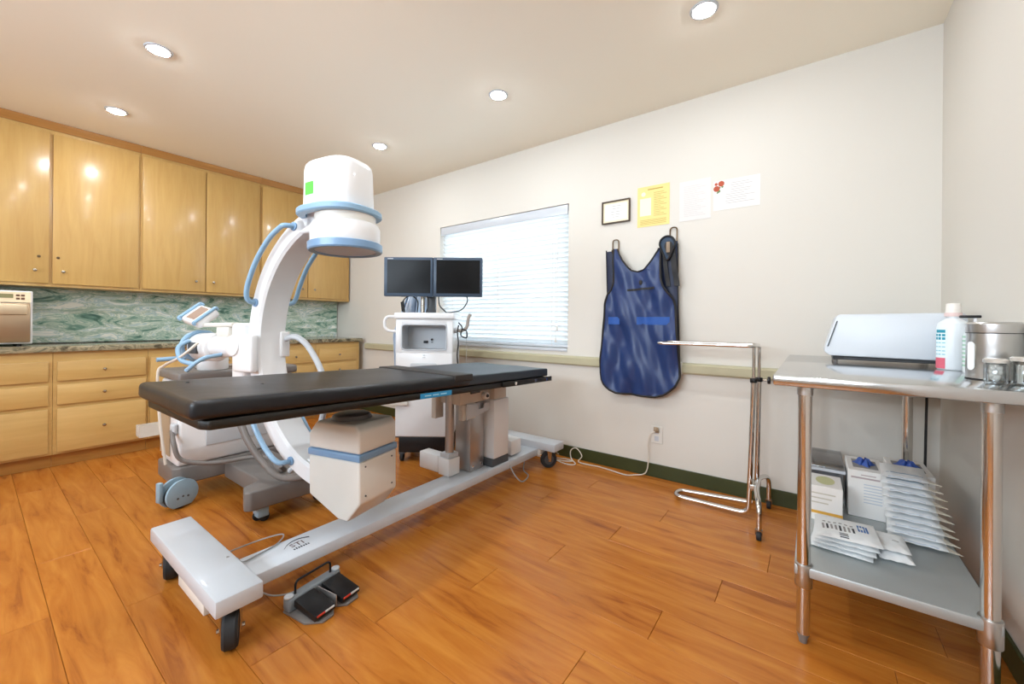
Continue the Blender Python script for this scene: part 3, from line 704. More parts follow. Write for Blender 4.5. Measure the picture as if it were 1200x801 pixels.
#SECTION foot pedal
t = thing('foot_pedal', 'grey twin foot pedal switch with black pedals on the wood floor', 'foot pedal', (-1.556, .852, 0), R_(8))
G = Matrix.Identity(4)
mb = MB()
bp_ = MB().prism([(-.085, -.115, .0008), (.045, -.115, .0008), (.098, -.075, .0008), (.098, -.030, .0008), (.060, .0, .0008), (.098, .030, .0008), (.098, .085, .0008), (.045, .115, .0008), (-.085, .115, .0008)], (0, 0, .008), .002).build('base_plate', M_GREY, t, local=True)
hs = MB().box((-.088, -.115, .009), (-.045, .115, .060), .008, 3).build('housing', mat('slate_housing', '#7d8388', .4), t, local=True)
for s in (-1, 1): MB().cyl((-.066, s*.104, .060), (-.066, s*.104, .067), .017, n=16, bev=.003).build('screw_cap', M_LGREY, hs, local=True)
MB().tube(fillet([(-.066, -.078, .060), (-.066, -.078, .108), (-.066, .078, .108), (-.066, .078, .060)], .02, 5), .0045, 8).build('carry_handle', M_BLACK, t, local=True)
for s in (-1, 1):
    c_ = s*.058
    pd = MB().prism([(-.043, c_-.042, .030), (.082, c_-.042, .014), (.090, c_-.042, .020), (.088, c_-.042, .036), (-.038, c_-.042, .058)], (0, .084, 0), .003).build('pedal', M_BLACK, t, local=True)
    MB().box((.0885, c_-.036, .030), (.0915, c_-.004, .036), M=G).build('red_stripe', mat('red_stripe', '#c23a2c', .5), pd, local=True)
    MB().box((.0885, c_-.003, .030), (.0915, c_+.036, .036), M=G).build('white_stripe', mat('pale_stripe', '#d9d9d9', .5), pd, local=True)
MB().box((-.044, -.0025, .009), (.075, .0025, .055), .002).build('divider', M_ALU, t, local=True)
mb = MB().tube(cr([(-.088, .01, .03), (-.11, -.01, .03), (-.125, -.07, .035), (-.135, -.13, .06), (-.150, -.172, .098)], 8), .0032, 6).build('pedal_cable', M_CORDG, t, local=True)

#SECTION c-arm
# ================================================================= mobile C-arm x-ray machine
t = thing('c_arm_machine', 'white mobile x-ray machine with a tall arc over the black table', 'x-ray machine', (-3.1, 1.14, 0))
CARM = t
ISO = Vector((-1.83, 1.104, 0)); EA = math.atan2(.205, .979)
ZC = 1.0; TILT = R_(-1.0)
CM = Matrix.Translation((ISO.x, ISO.y, ZC)) @ Matrix.Rotation(EA, 4, 'Z') @ Matrix.Rotation(TILT, 4, 'Y')
def cl_(x, y, z): return CM @ Vector((x, y, z-ZC))
RO = Matrix.Translation((0, 0, -ZC)); CZ = CM @ RO         # use true heights inside CZ
# the arc: rounded-rect section swept on a circle (local x-z plane)
RC, HR, HW = .655, .046, .080
ARX = .905      # the arc is slightly taller than deep
def arc_pt(a, r, y): return CM @ Vector(((RC*ARX+(r-RC))*math.cos(a), y, r*math.sin(a)))
def arc_sec(a, r0, r1, w, ch=.012):
    rr = [(r0, -w+ch), (r0, w-ch), (r0+ch, w), (r1-ch, w), (r1, w-ch), (r1, -w+ch), (r1-ch, -w), (r0+ch, -w)]
    return [arc_pt(a, r, y) for r, y in rr]
A0, A1 = R_(101), R_(256); N = 72
arc = MB().sweep([arc_sec(A0+(A1-A0)*i/N, RC-HR, RC+HR, HW) for i in range(N+1)]).build('arc', M_WHITE, t, angle=40)
# outer drive belt strip
MB().sweep([[arc_pt(A0+(A1-A0)*(.03+.94*i/N), r, y) for r, y in ((RC+HR-.002, -.03), (RC+HR+.003, -.03), (RC+HR+.003, .03), (RC+HR-.002, .03))] for i in range(N+1)]).build('drive_belt', M_LGREY, arc, angle=40)
# image intensifier (top head)
ii = MB().lathe([(.02, 1.650), (.156, 1.650), (.159, 1.662), (.153, 1.858), (.148, 1.880), (.137, 1.893), (.10, 1.900), (.02, 1.902)], (0, 0, 0), 72, M=CZ @ Matrix.Translation((-.045, 0, 0)) @ Matrix.Diagonal((1, .78, 1, 1)), sq=3.4).build('detector_housing', M_WHITE, t, angle=30)
MB().lathe([(.05, 1.585), (.140, 1.585), (.140, 1.66), (.05, 1.66)], (0, 0, 0), 48, M=CZ).build('detector_neck', M_OFFW, t)
rg = []
for k in range(64):
    a = k*math.tau/64; rg.append([(.165+d)*1 for d in (0,)])
mb = MB(); secs = []
for k in range(65):
    a = k*math.tau/64
    def q(r, z):
        f = (abs(math.cos(a))**2.6+abs(math.sin(a))**2.6)**(-1/2.6)
        return CZ @ Vector((-.038+r*f*math.cos(a), r*f*.92*math.sin(a), z))
    secs.append([q(.150, 1.632), q(.183, 1.632), q(.189, 1.638), q(.189, 1.658), q(.183, 1.664), q(.150, 1.664)])
mb.sweep(secs).build('bumper_ring', M_BLUE, t, angle=40)
dl = MB().lathe([(.05, 1.498), (.157, 1.498), (.160, 1.505), (.160, 1.575), (.153, 1.590), (.137, 1.598), (.05, 1.598)], (0, 0, 0), 56, M=CZ).build('detector_collar', M_WHITE, t)
MB().lathe([(.142, 1.462), (.166, 1.460), (.171, 1.467), (.171, 1.496), (.164, 1.5005), (.142, 1.5005)], (0, 0, 0), 56, M=CZ, ring=True).build('detector_rim', M_BLUED, t)
MB().lathe([(.004, 1.466), (.143, 1.466), (.143, 1.476), (.004, 1.476)], (0, 0, 0), 48, M=CZ).build('detector_face', mat('detector_grid', '#c9cdd6', .5), t)
# head mounting block on the arc
MB().box((-.260, -.080, 1.560), (-.125, .080, 1.640), .014, 3, M=CZ).build('head_mount', M_WHITE, t)
# green sticker on the housing (outer side facing the viewer's left)
a_ = R_(22)
SM = CZ @ Matrix.Translation((-.045, 0, 0)) @ Matrix.Diagonal((1, .78, 1, 1))
f0 = lambda a: .1588*(abs(math.cos(a))**3.4+abs(math.sin(a))**3.4)**(-1/3.4)
st = [[SM @ Vector((f0(a)*math.cos(a)*k_, f0(a)*math.sin(a)*k_, z)) for z, k_ in ((1.725, 1.0), (1.785, 1.0), (1.785, 1.006), (1.725, 1.006))] for a in [R_(-121)+R_(20)*i/8 for i in range(9)]]
MB().sweep(st).build('green_sticker', mat('neon_green_label', '#5fe04a', .6), ii)
# blue hand rails on both sides of the arc
def rail(s, pts, r=.0125):
    return [arc_pt(R_(a), RC+dr, s*(HW+dy)) for a, dr, dy in pts]
def add_rail(s, pts, lab=None):
    P = cr(rail(s, pts), 6)
    h = MB().tube(P, .0125, 12).build('hand_rail', M_BLUE, t, angle=60)
    for q_ in (P[0], P[-1]):
        nrm = (CM.to_3x3() @ Vector((0, s, 0)))
        MB().cyl(q_-nrm*.004, q_+nrm*.008, .022, n=18, bev=.003).build('rail_mount', M_BLUED, h)
up = [(116, .012, 0), (117, .014, .045), (120, .020, .050), (128, .026, .054), (140, .028, .054), (151, .026, .054), (157, .020, .050), (159.5, .012, .034), (160, .010, 0)]
add_rail(-1, up); add_rail(1, [(a, dr_, dy*1.5) for a, dr_, dy in up])
dn = [(200, .010, 0), (200.5, .014, .042), (203, .020, .050), (212, .026, .054), (224, .028, .054), (233, .024, .054), (238, .018, .048), (240, .008, .03), (240.5, .004, 0)]
add_rail(-1, dn); add_rail(1, dn)
# tube housing (lower head)
TS = .045; TZM = CZ @ Matrix.Translation((TS, 0, .008))
def tp_(s, z, y): return TZM @ Vector((s, y, z))
prof_lo = [(-.160, .300), (-.160, .486), (.160, .486), (.160, .300), (.085, .212), (.025, .215)]
prof_up = [(-.160, .520), (-.160, .590), (-.110, .648), (.135, .648), (.160, .622), (.160, .520)]
tl = MB().prism([tp_(s, z, -.120) for s, z in prof_lo], (CZ.to_3x3() @ Vector((0, .240, 0))), .010, 3).build('tube_housing_lower', M_OFFW, t)
MB().prism([tp_(s, z, -.120) for s, z in prof_up], (CZ.to_3x3() @ Vector((0, .240, 0))), .012, 3).build('tube_housing_upper', M_OFFW, t)
MB().box((-.164, -.124, .487), (.164, .124, .519), .006, 2, M=TZM).build('tube_band', M_BLUED, t)
for x, y in ((.154, -.09), (.154, .09), (.10, -.116)):
    pass
mb = MB()
for y in (-.085, .085):
    for z in (.33, .46): mb.cyl((.160, y, z), (.163, y, z), .004, n=8, M=TZM)
mb.build('screws', M_DGREY, tl)
MB().lathe([(.095, .0), (.085, .018), (.07, .024), (.03, .026)], (0, 0, 0), 28, M=TZM @ Matrix.Translation((-.01, .0, .648))).build('collimator', M_GREY, t)
MB().box((-.22, -.055, .34), (-.10, .055, .44), .008, M=CZ).build('tube_mount', M_WHITE, t)
# ---- carriage that holds the arc
def cb(a, b, bev=.012, seg=3): return MB().box(a, b, bev, seg, M=CZ)
sx = -RC*ARX
cg = cb((sx-.150, -.105, .80), (sx-.045, .105, 1.12), .022, 3).build('arc_carriage', M_WHITE, t)
for s in (-1, 1):
    cb((sx-.10, s*.108-.022*(1 if s > 0 else 1), .86), (sx+(.06 if s < 0 else -.02), s*.108+.022, 1.06), .015).build('carriage_cheek', M_WHITE, t)
MB().cyl(cl_(sx-.085, -.106, 1.0), cl_(sx-.085, -.140, 1.0), .055, n=32, bev=.006).build('carriage_cap', M_WHITE, t)
cb((sx+.025, .040, .93), (sx+.060, .094, 1.07), .008).build('carriage_guide', M_WHITE, t)
# horizontal cross arm
MB().cyl(cl_(sx-.15, 0, 1.0), cl_(sx-.20, 0, 1.0), .098, .094, n=40, bev=.012).build('arm_collar', M_OFFW, t)
MB().cyl(cl_(sx-.19, 0, .985), cl_(sx-.56, 0, .985), .062, n=32, bev=.006).build('cross_arm', M_WHITE, t)
MB().cyl(cl_(sx-.44, 0, .98), cl_(sx-.62, 0, .98), .085, n=32, bev=.015).build('arm_bearing', M_WHITE, t)
# orbital brake handle, blue loop at the rear of the arm
MB().tube([cl_(sx-.62, .105*math.cos(k*math.tau/28), .985+.085*math.sin(k*math.tau/28)) for k in range(28)], .014, 10, closed=True).build('steering_ring', M_BLUE, t, angle=60)
MB().tube(fillet([cl_(sx-.57, -.09, 1.02), cl_(sx-.57, -.15, .99), cl_(sx-.53, -.16, .91), cl_(sx-.43, -.14, .89)], .05), .013, 10).build('lock_handle', M_BLUE, t, angle=60)
MB().tube(fillet([cl_(sx-.33, -.05, .94), cl_(sx-.33, -.15, .93), cl_(sx-.40, -.19, .86)], .06), .012, 10).build('brake_handle', M_BLUE, t, angle=60)
MB().box((sx-.58, -.095, .945), (sx-.50, -.060, 1.01), .006, 2, M=CZ).build('dial_box', M_DGREY, t)
# control panel on a pivot arm
MB().box((sx-.42, -.03, 1.04), (sx-.30, .05, 1.10), .01, 2, M=CZ).build('panel_post', M_OFFW, t)
MB().box((sx-.60, -.025, 1.10), (sx-.28, .025, 1.125), .008, 2, M=CZ).build('panel_arm', M_OFFW, t)
PM = Matrix.Translation((-3.03, .85, 1.150)) @ Matrix.Rotation(R_(4), 4, 'Z') @ Matrix.Rotation(R_(40), 4, 'X') @ Matrix.Rotation(R_(14), 4, 'Y')
pn = MB().box((-.085, -.070, -.035), (.085, .070, .020), .018, 3, M=PM).build('control_panel', M_WHITE, t)
MB().box((-.042, -.052, .0202), (.042, .052, .0222), .002, 1, M=PM).build('panel_display', mat('brown_lcd', '#9d8576', .3), pn)
for s in (-1, 1): MB().tube(fillet([PM @ Vector((s*.070, -.074, .008)), PM @ Vector((s*.078, -.076, .024)), PM @ Vector((s*.078, .074, .024)), PM @ Vector((s*.070, .076, .004))], .02), .010, 8).build('panel_grip', M_BLUE, pn, angle=60)
# mast and cart
MB().cyl((-3.16, .96, .80), (-3.16, .96, .915), .085, n=32, bev=.008).build('lift_column', M_WHITE, t)
bd = MB().prism([(-3.46, .765, .215), (-3.12, .765, .215), (-3.08, .765, .32), (-3.08, .765, .74), (-3.46, .765, .74)], (0, .68, 0), .02, 3).build('cart_body', M_WHITE, t)
MB().box((-3.50, .755, .742), (-3.06, 1.46, .800), .018, 3).build('cart_top', M_GREY, t)
MB().box((-3.40, .90, .8005), (-3.20, 1.1, .815), .006).build('top_tray', mat('taupe_tray', '#9b8f85', .5), t)
mb = MB()
for k in range(9): mb.box((-3.44+.022*k, .757, .26), (-3.428+.022*k, .7645, .54), .001, 1)
mb.build('vent_ribs', mat('tan_vent', '#b9a183', .5), bd)
MB().box((-3.079, .90, .33), (-3.070, 1.36, .52), .004).build('front_panel', M_LGREY, bd)
MB().tube(fillet([(-3.35, .90, .80), (-3.35, .90, .873), (-3.35, .715, .866)], .03), .014, 10).build('push_handle', M_BLUE, t, angle=60)
# base slab, leg and casters
mb = MB().prism([(-3.44, .745, .105), (-3.135, .745, .105), (-3.105, .785, .105), (-3.105, 1.525, .105), (-3.135, 1.565, .105), (-3.44, 1.565, .105)], (0, 0, .109), .012, 3)
mb.build('base_slab', M_GREY, t)
mb = MB().prism([(-3.10, 1.01, .092), (-2.57, 1.01, .092), (-2.53, .915, .092), (-2.44, .885, .092), (-2.412, .91, .092), (-2.39, 1.37, .092), (-2.42, 1.40, .092), (-2.50, 1.38, .092), (-2.57, 1.30, .092), (-3.10, 1.30, .092)], (0, 0, .106), .010, 3)
mb.build('front_leg', M_GREY, t)
M_WC = mat('blue_grey_wheel_cover', '#93aebf', .35)
def big_wheel(x, y):
    W = Matrix.Translation((x, y, 0)) @ Matrix.Rotation(math.atan2(.30, .954), 4, 'Z')     # local x = axle
    MB().cyl((-.020, 0, .072), (.020, 0, .072), .0715, n=32, bev=.005, M=W).build('rear_wheel', M_RUBBER, t)
    prof_ = [(.088*math.cos(R_(-58)+R_(296)*k/26), .088+.086*math.sin(R_(-58)+R_(296)*k/26)) for k in range(27)]
    for s in (-1, 1):
        c_ = MB().prism([(s*.024, p, max(z, .010)) for p, z in prof_], (s*.016, 0, 0), .004, M=W).build('wheel_cover', M_WC, t)
        if s > 0:
            mb = MB()
            for k in (-1, 0, 1): mb.cyl((.0405, .028*k, .075-.006*abs(k)), (.042, .028*k, .075-.006*abs(k)), .006, n=10, M=W)
            mb.build('cover_screws', M_DGREY, c_)
    MB().box((-.040, -.098, .060), (-.006, -.074, .175), .006, 2, M=W).build('wheel_bracket', M_WC, t)
big_wheel(-3.035, .755); big_wheel(-3.035, 1.525)
for y in (.985, 1.325):
    for s in (-1, 1):
        wh = MB().cyl((-2.475+.017*s-.006, y+.01*s, .028), (-2.475+.017*s+.006, y+.01*s, .028), .0275, n=20, bev=.003).build('front_caster', M_RUBBER, t)
    MB().box((-2.51, y-.030, .030), (-2.44, y+.030, .0905), .008, 2).build('caster_housing', M_WC, t)
# hoses and cables of the machine
MB().tube(cr([cl_(sx+.055, .07, 1.03), cl_(sx+.12, .09, 1.04), cl_(sx+.19, .12, .97), cl_(sx+.26, .15, .80), cl_(sx+.25, .15, .60), cl_(sx+.15, .14, .40), cl_(sx+.02, .12, .27)], 7), .016, 10).build('hose', M_LGREY, t, angle=60)
MB().tube(cr([(-3.11, .74, .45), (-3.05, .735, .38), (-3.03, .77, .28), (-2.98, .92, .235), (-2.90, 1.10, .24), (-2.78, 1.16, .235), (-2.62, 1.14, .21), (-2.50, 1.12, .24), (-2.42, 1.06, .30)], 7), .013, 9).build('hose', M_GREY, t, angle=60)
for dx, r_ in ((0, .018), (.045, .012)):
    MB().tube(cr([(-3.085, .96+dx, .66), (-2.95-dx, .96, .66), (-2.80-dx, .97, .58), (-2.68-dx, .99, .42), (-2.58-dx, 1.03, .30), (-2.44-dx, 1.06, .235), (-2.24-dx, 1.08, .27), (-2.05-dx, 1.09, .36)], 7), r_, 9).build('hose', M_GREY, t, angle=60)
MB().tube(cr([cl_(sx-.46, -.10, 1.01), cl_(sx-.52, -.16, .93), (-3.20, .72, .84), (-3.25, .70, .78), (-3.24, .71, .5), (-3.22, .735, .222)], 7), .008, 8).build('cable', M_CORDW, t, angle=60)
MB().box((-3.15, .735, .42), (-3.085, .764, .49), .012, 3).build('cable_socket', M_LGREY, t)
bk_ = MB(); bk_.box((-3.56, .66, .36), (-3.463, .78, .365)).box((-3.56, .66, .365), (-3.555, .78, .43)).box((-3.47, .66, .365), (-3.465, .78, .43)).box((-3.555, .66, .365), (-3.47, .665, .43)).box((-3.555, .775, .365), (-3.47, .82, .43))
bk_.build('side_basket', mat('basket_plastic', '#ece8e0', .25, alpha=.55), t)

#SECTION monitor cart
# ================================================================= monitor workstation cart (local frame: x right, y away from viewer)
def cartpos(u, d):      # ground point seen in direction u (pixels right of the image centre column) at forward distance d
    r = (u-600)/473.23*d; a = R_(YAW)
    return (-math.sin(a)*d + math.cos(a)*r, math.cos(a)*d + math.sin(a)*r, 0)
t = thing('monitor_cart', 'white workstation cart carrying two dark monitors in front of the window', 'monitor cart', cartpos(496.5, 3.20), R_(YAW))
def L(mb, name, m, par=t, angle=35): return mb.build(name, m, par, local=True, angle=angle)
HWc = .228
body = L(MB().prism([(-HWc, .03, .198), (HWc, .03, .198), (HWc, .44, .198), (-HWc, .44, .198)], (0, 0, .006)), 'floor_pan', M_DGREY)
# cabinet shell with an open bay: built from panels
mb = MB(); bz0, bz1, bw = .90, 1.10, .178
mb.box((-HWc, .02, .205), (HWc, .44, bz0-.02), .012, 3)
mb.box((-HWc, .02, bz0-.03), (-bw, .44, bz1+.03), .006, 2).box((bw, .02, bz0-.03), (HWc, .44, bz1+.03), .006, 2)
mb.box((-HWc+.002, .022, bz1), (HWc-.002, .44, bz1+.045), .004, 2).box((-bw-.01, .022, bz0-.03), (bw+.01, .44, bz0), .004, 2)
cab = L(mb, 'cabinet', M_WHITE)
# rounded bay lining
mb = MB(); rr = fillet([(bw-.001, 0, bz0+.001), (bw-.001, 0, bz1-.001), (-bw+.001, 0, bz1-.001), (-bw+.001, 0, bz0+.001), (bw-.001, 0, bz0+.001), (bw-.001, 0, bz0+.05)], .03, 5)[1:-1]
secs = [[(p.x, y, p.z) for p in rr] for y in (.018, .22)]
b_ = bmesh.new(); ra = [b_.verts.new(p) for p in secs[0]]; rb = [b_.verts.new(p) for p in secs[1]]
for k in range(len(ra)): b_.faces.new([ra[k], ra[(k+1) % len(ra)], rb[(k+1) % len(ra)], rb[k]])
b_.faces.new(rb); mb.app(b_); bay = L(mb, 'bay_lining', M_LGREY, cab)
L(MB().tube([Vector((p.x*1.012, .016, (p.z-1.0)*1.02+1.0)) for p in rr], .0055, 6, closed=True), 'bay_rim', M_WHITE2, cab)
L(MB().box((-.045, .205, .945), (-.008, .2195, .965), .003), 'socket', M_BLACK, cab)
L(MB().cyl((.025, .2195, .975), (.025, .205, .975), .009, n=14), 'port', M_BLACK, cab)
L(MB().box((.018, .212, .948), (.032, .2195, .955)), 'port_label', M_DGREY, cab)
L(MB().box((-.008, .014, .855), (.008, .0215, .862)).box((-.012, .014, .838), (.012, .0215, .843)), 'front_emblem', M_LGREY, cab)
L(MB().box((-.105, .002, .70), (.105, .024, .795), .015, 3), 'drive_panel', M_LGREY, cab)
L(MB().box((-.24, .0, 1.145), (.242, .46, 1.197), .014, 3), 'work_top', M_WHITE)
L(MB().box((-.262, -.012, .46), (-.12, .03, .50), .008), 'side_lip', M_OFFW)
L(MB().box((-.205, .05, .072), (.205, .43, .197), .004), 'under_cart_shade', M_BLACK)  # black block paints the darkness beneath the cart
for x in (-.18, .18):
    for y in (.07, .42):
        wh = L(MB().cyl((x-.014, y, .0355), (x+.014, y, .0355), .035, n=22, bev=.004), 'caster_wheel', M_RUBBER)
        L(MB().box((x-.022, y-.02, .055), (x+.022, y+.02, .0725), .004), 'caster_fork', M_DGREY)
# side handles
L(MB().tube(fillet([(-.236, .10, 1.165), (-.31, .08, 1.165), (-.335, .08, 1.14), (-.335, .08, 1.075), (-.30, .08, 1.045), (-.226, .10, 1.045)], .03), .0125, 10), 'side_handle', M_WHITE, angle=60)
L(MB().tube(fillet([(.226, .10, 1.055), (.30, .08, 1.055), (.335, .08, 1.08), (.345, .08, 1.16), (.362, .08, 1.19)], .04), .014, 10), 'cable_hook', mat('taupe_hook', '#a59b92', .5), angle=60)
L(MB().cyl((.226, .10, 1.055), (.255, .10, 1.055), .02, n=16), 'hook_mount', M_LGREY)
for k, pts in enumerate([[(.27, .06, 1.10), (.262, .05, 1.04), (.27, .045, .95), (.262, .045, .86), (.27, .05, .70), (.26, .06, .45)],
                         [(.27, .05, 1.12), (.30, .04, 1.08), (.29, .04, 1.02), (.335, .045, 1.0), (.335, .05, 1.05), (.30, .05, 1.07)]]):
    L(MB().tube(cr(pts, 6), .0055, 7), 'cable', M_BLACK, angle=60)
L(MB().tube(cr([(.33, .06, 1.06), (.335, .055, .95), (.333, .055, .80)], 5), .0018, 5), 'thin_cord', M_INK, angle=60)
# monitor stand
L(MB().box((-.01, .16, 1.198), (.06, .22, 1.40), .006), 'stand_post', M_DGREY)
L(MB().cyl((-.045, .17, 1.198), (-.045, .17, 1.36), .016, n=14), 'stand_column', M_CHROMEW)
L(MB().box((-.30, .15, 1.43), (.40, .19, 1.50), .006), 'monitor_bar', M_DGREY)
def monitor(xc, zc, w_, h_):
    m_ = L(MB().box((xc-w_/2, .06, zc-h_/2), (xc+w_/2, .115, zc+h_/2), .006, 2), 'monitor', M_BEZEL)
    L(MB().box((xc-w_/2+.026, .0575, zc-h_/2+.026), (xc+w_/2-.018, .0598, zc+h_/2-.022), .001, 1), 'screen', M_SCREEN, m_)
    L(MB().box((xc-w_/2+.03, .0585, zc+h_/2-.016), (xc-w_/2+.075, .0597, zc+h_/2-.010)), 'logo', M_LGREY, m_)
    L(MB().box((xc-.08, .115, zc-.08), (xc+.08, .15, zc+.08), .01), 'mount', M_DGREY, m_)
monitor(-.141, 1.487, .394, .316); monitor(.258, 1.487, .396, .316)
for pts in ([(-.14, .10, 1.34), (-.19, .09, 1.29), (-.185, .09, 1.20)], [(-.12, .10, 1.34), (-.07, .09, 1.29), (-.075, .10, 1.20)], [(.0, .09, 1.345), (.02, .085, 1.28), (.0, .09, 1.20)],
            [(.10, .09, 1.335), (.11, .08, 1.26), (.15, .085, 1.215), (.17, .09, 1.199)], [(.33, .09, 1.335), (.335, .08, 1.29), (.29, .08, 1.225), (.21, .085, 1.205), (.16, .09, 1.2)]):
    L(MB().tube(cr(pts, 7), .005, 7), 'monitor_cable', M_BLACK, angle=60)
# grey lead apron slung behind the cart
ga = thing('grey_apron', 'blue-grey lead apron draped behind the monitor cart under the left monitor', 'apron', t.location, R_(YAW))
def dr(u, v):
    z = 1.36-v*1.05; wd = .09+.10*min(1, v*3)
    x = -.190+(u-.5)*2*wd*(1.0 if v < .35 else 1.0-.25*(v-.35)) ; y = .545+.03*math.sin(u*15+v*3)+.02*math.sin(u*29)
    return (x-.035*min(1, v*3), y+.03*v, z)
MB().grid(dr, 40, 26, .006).build('cloth', mat('slate_blue_nylon', '#b9c6d6', .5, bump=.15, bscale=12), ga, local=True, angle=80)
MB().grid(lambda u, v: (-.10+(u-.5)*.16*(.35+.65*v), .485-.02*math.sin(u*9), 1.335-v*.14), 14, 8, .005).build('collar', mat('slate_blue_collar', '#a9bbd0', .5), ga, local=True, angle=80)
for x, z, h in ((-.31, 1.30, .10), (-.325, 1.16, .07), (-.275, .96, .13)):
    MB().prism([(x, .452, z), (x+.03, .452, z+.015), (x+.045, .452, z-h), (x+.01, .452, z-h+.02)], (0, .006, 0), .001, 1).build('strap', M_PIPE, ga, local=True)
MB().cyl((-.33, .55, 1.362), (-.06, .55, 1.362), .008, n=10).build('hanger_bar', M_DGREY, ga, local=True)

#SECTION instrument stand
# ================================================================= chrome instrument stand
t = thing('instrument_stand', 'chrome instrument stand with an empty tray frame beside the blue apron', 'stand', (-.27, 2.72, 0))
r = .0138
UY0, UY1, UX_ = 2.705, 2.775, -.268
# one bent tube: low U loop on the floor running into the two uprights
pts = [(UX_, UY0, .80), (UX_-.02, UY0, .028), (-.70, UY0-.005, .028), (-.70, UY1+.035, .028), (UX_-.01, UY1+.03, .060)]
MB().tube(fillet(pts, .055, 7), r, 12).build('base_loop', M_CHROME, t, angle=60)
MB().tube([(UX_+.012, UY1, .10), (UX_+.020, UY1, .80)], r, 12).build('upright', M_CHROME, t, angle=60)
MB().tube(fillet([(-.215, 2.465, .058), (-.215, 2.465, .18), (-.245, 2.62, .215), (-.245, 2.82, .215), (-.205, 2.93, .20), (-.205, 2.93, .058)], .07, 7), .0135, 12).build('caster_bar', M_CHROME, t, angle=60)
MB().box((-.285, 2.69, .17), (-.235, 2.80, .205), .006).build('bar_clamp', M_CHROMEW, t)
for y, x in ((2.465, -.215), (2.93, -.205)):
    wh = MB().cyl((x-.011, y, .0245), (x+.011, y, .0245), .024, n=20, bev=.004).build('caster_wheel', M_RUBBER, t)
    MB().prism([(x-.017, y-.014, .058), (x+.017, y-.014, .058), (x+.017, y-.010, .028), (x+.0135, y-.010, .028), (x+.0135, y-.012, .050), (x-.0135, y-.012, .050), (x-.0135, y-.010, .028), (x-.017, y-.010, .028)], (0, .024, 0)).build('caster_fork', M_CHROMEW, t)
for y, x in ((UY0, UX_), (UY1, UX_+.020)): MB().cyl((x, y, .79), (x, y, .815), .019, n=18, bev=.003).build('lock_collar', M_BLACK, t)
kb = MB().cyl((UX_+.028, UY1, .802), (UX_+.062, UY1, .802), .006, n=10).build('lock_screw', M_CHROMEW, t)
MB().cyl((UX_+.062, UY1, .802), (UX_+.078, UY1, .802), .022, n=12, bev=.004).build('lock_knob', M_BLACK, t)
for y, x in ((UY0, UX_), (UY1, UX_+.020)): MB().cyl((x, y, .80), (x, y, .995), .0085, n=14).build('inner_rod', M_CHROME, t)
fz = 1.003
fr = fillet([(-.50, UY0-.09, fz), (UX_-.005, UY0-.09, fz), (UX_+.012, UY0-.05, fz), (UX_+.012, UY1+.06, fz), (UX_-.01, UY1+.11, fz), (-.775, UY1+.11, fz), (-.80, UY1+.07, fz), (-.80, UY0-.05, fz), (-.775, UY0-.09, fz), (-.50, UY0-.09, fz)], .02, 4)[:-1]
MB().tube(fr, .0095, 10, closed=True).build('tray_frame', M_CHROME, t, angle=60)

#SECTION steel table
# ================================================================= stainless work table in the corner
t = thing('steel_work_table', 'stainless steel work table with a lower shelf in the right corner', 'table', (.2, 2.29, 0))
SX0, SX1, SY0, SY1, SZ = -.108, .520, 1.655, 2.87, .952
mb = MB().box((SX0, SY0, SZ-.036), (SX1, SY1, SZ), .007, 2)
mb.build('table_top', mat('polished_stainless', '#c6c8ca', .15, 1., bump=.01, bscale=300), t)
MB().box((.13, SY0+.20, SZ-.062), (.28, SY1-.10, SZ-.037), .003).build('hat_channel', M_GALV, t)
sh = MB().box((-.045, 1.755, .240), (.445, 2.845, .276), .006, 2).build('lower_shelf', M_GALV, t)
for lx, ly in ((-.018, 1.775), (.422, 1.775), (-.035, 2.80), (.385, 2.80)):
    lg = MB().cyl((lx, ly, .035), (lx, ly, SZ-.037), .0205, n=28).build('leg', M_CHROME, t)
    MB().cyl((lx, ly, .200), (lx, ly, .280), .0265, n=24, bev=.002).build('shelf_collar', M_STEEL, lg)
    MB().cyl((lx, ly, SZ-.075), (lx, ly, SZ-.0365), .0235, n=24).build('leg_socket', M_STEEL, lg)
    MB().lathe([(.012, .0005), (.013, .012), (.019, .030), (.0205, .036)], (lx, ly, 0), 20).build('foot', M_GREY, lg)
TZ = SZ+.0006
# pale slant-sided machine on the table
t = thing('sealing_machine', 'light grey slant-sided tabletop machine standing on the steel table', 'machine', (.28, 2.54, TZ))
def bxp(x, z, y): return (x, y, z)
MY = 2.43
prof = [(.068, .982), (.046, 1.000), (.052, 1.030), (.088, 1.160), (.102, 1.176), (.495, 1.182), (.512, 1.168), (.512, .978)]
MB().prism([bxp(x, z, MY) for x, z in prof], (0, .235, 0), .008, 2).build('shell', mat('pale_grey_shell', '#d3d8de', .35), t)
MB().box((.080, MY+.014, .964), (.508, MY+.225, .9785)).build('base', M_BLACK, t)
mb = MB()
for k in range(2): mb.box((.12, MY+.008, .967+.005*k), (.50, MY+.0145, .969+.005*k))
mb.build('base_slots', M_DGREY, t)
for x in (.09, .49):
    for y in (MY+.03, MY+.20): MB().cyl((x, y, TZ), (x, y, .965), .009, n=12).build('foot', M_GREY, t)
MB().prism([bxp(.092, 1.145, MY-.002), bxp(.097, 1.145, MY-.002), bxp(.063, 1.025, MY-.002), bxp(.058, 1.025, MY-.002)], (0, .0015, 0)).build('seam', M_DGREY, t)
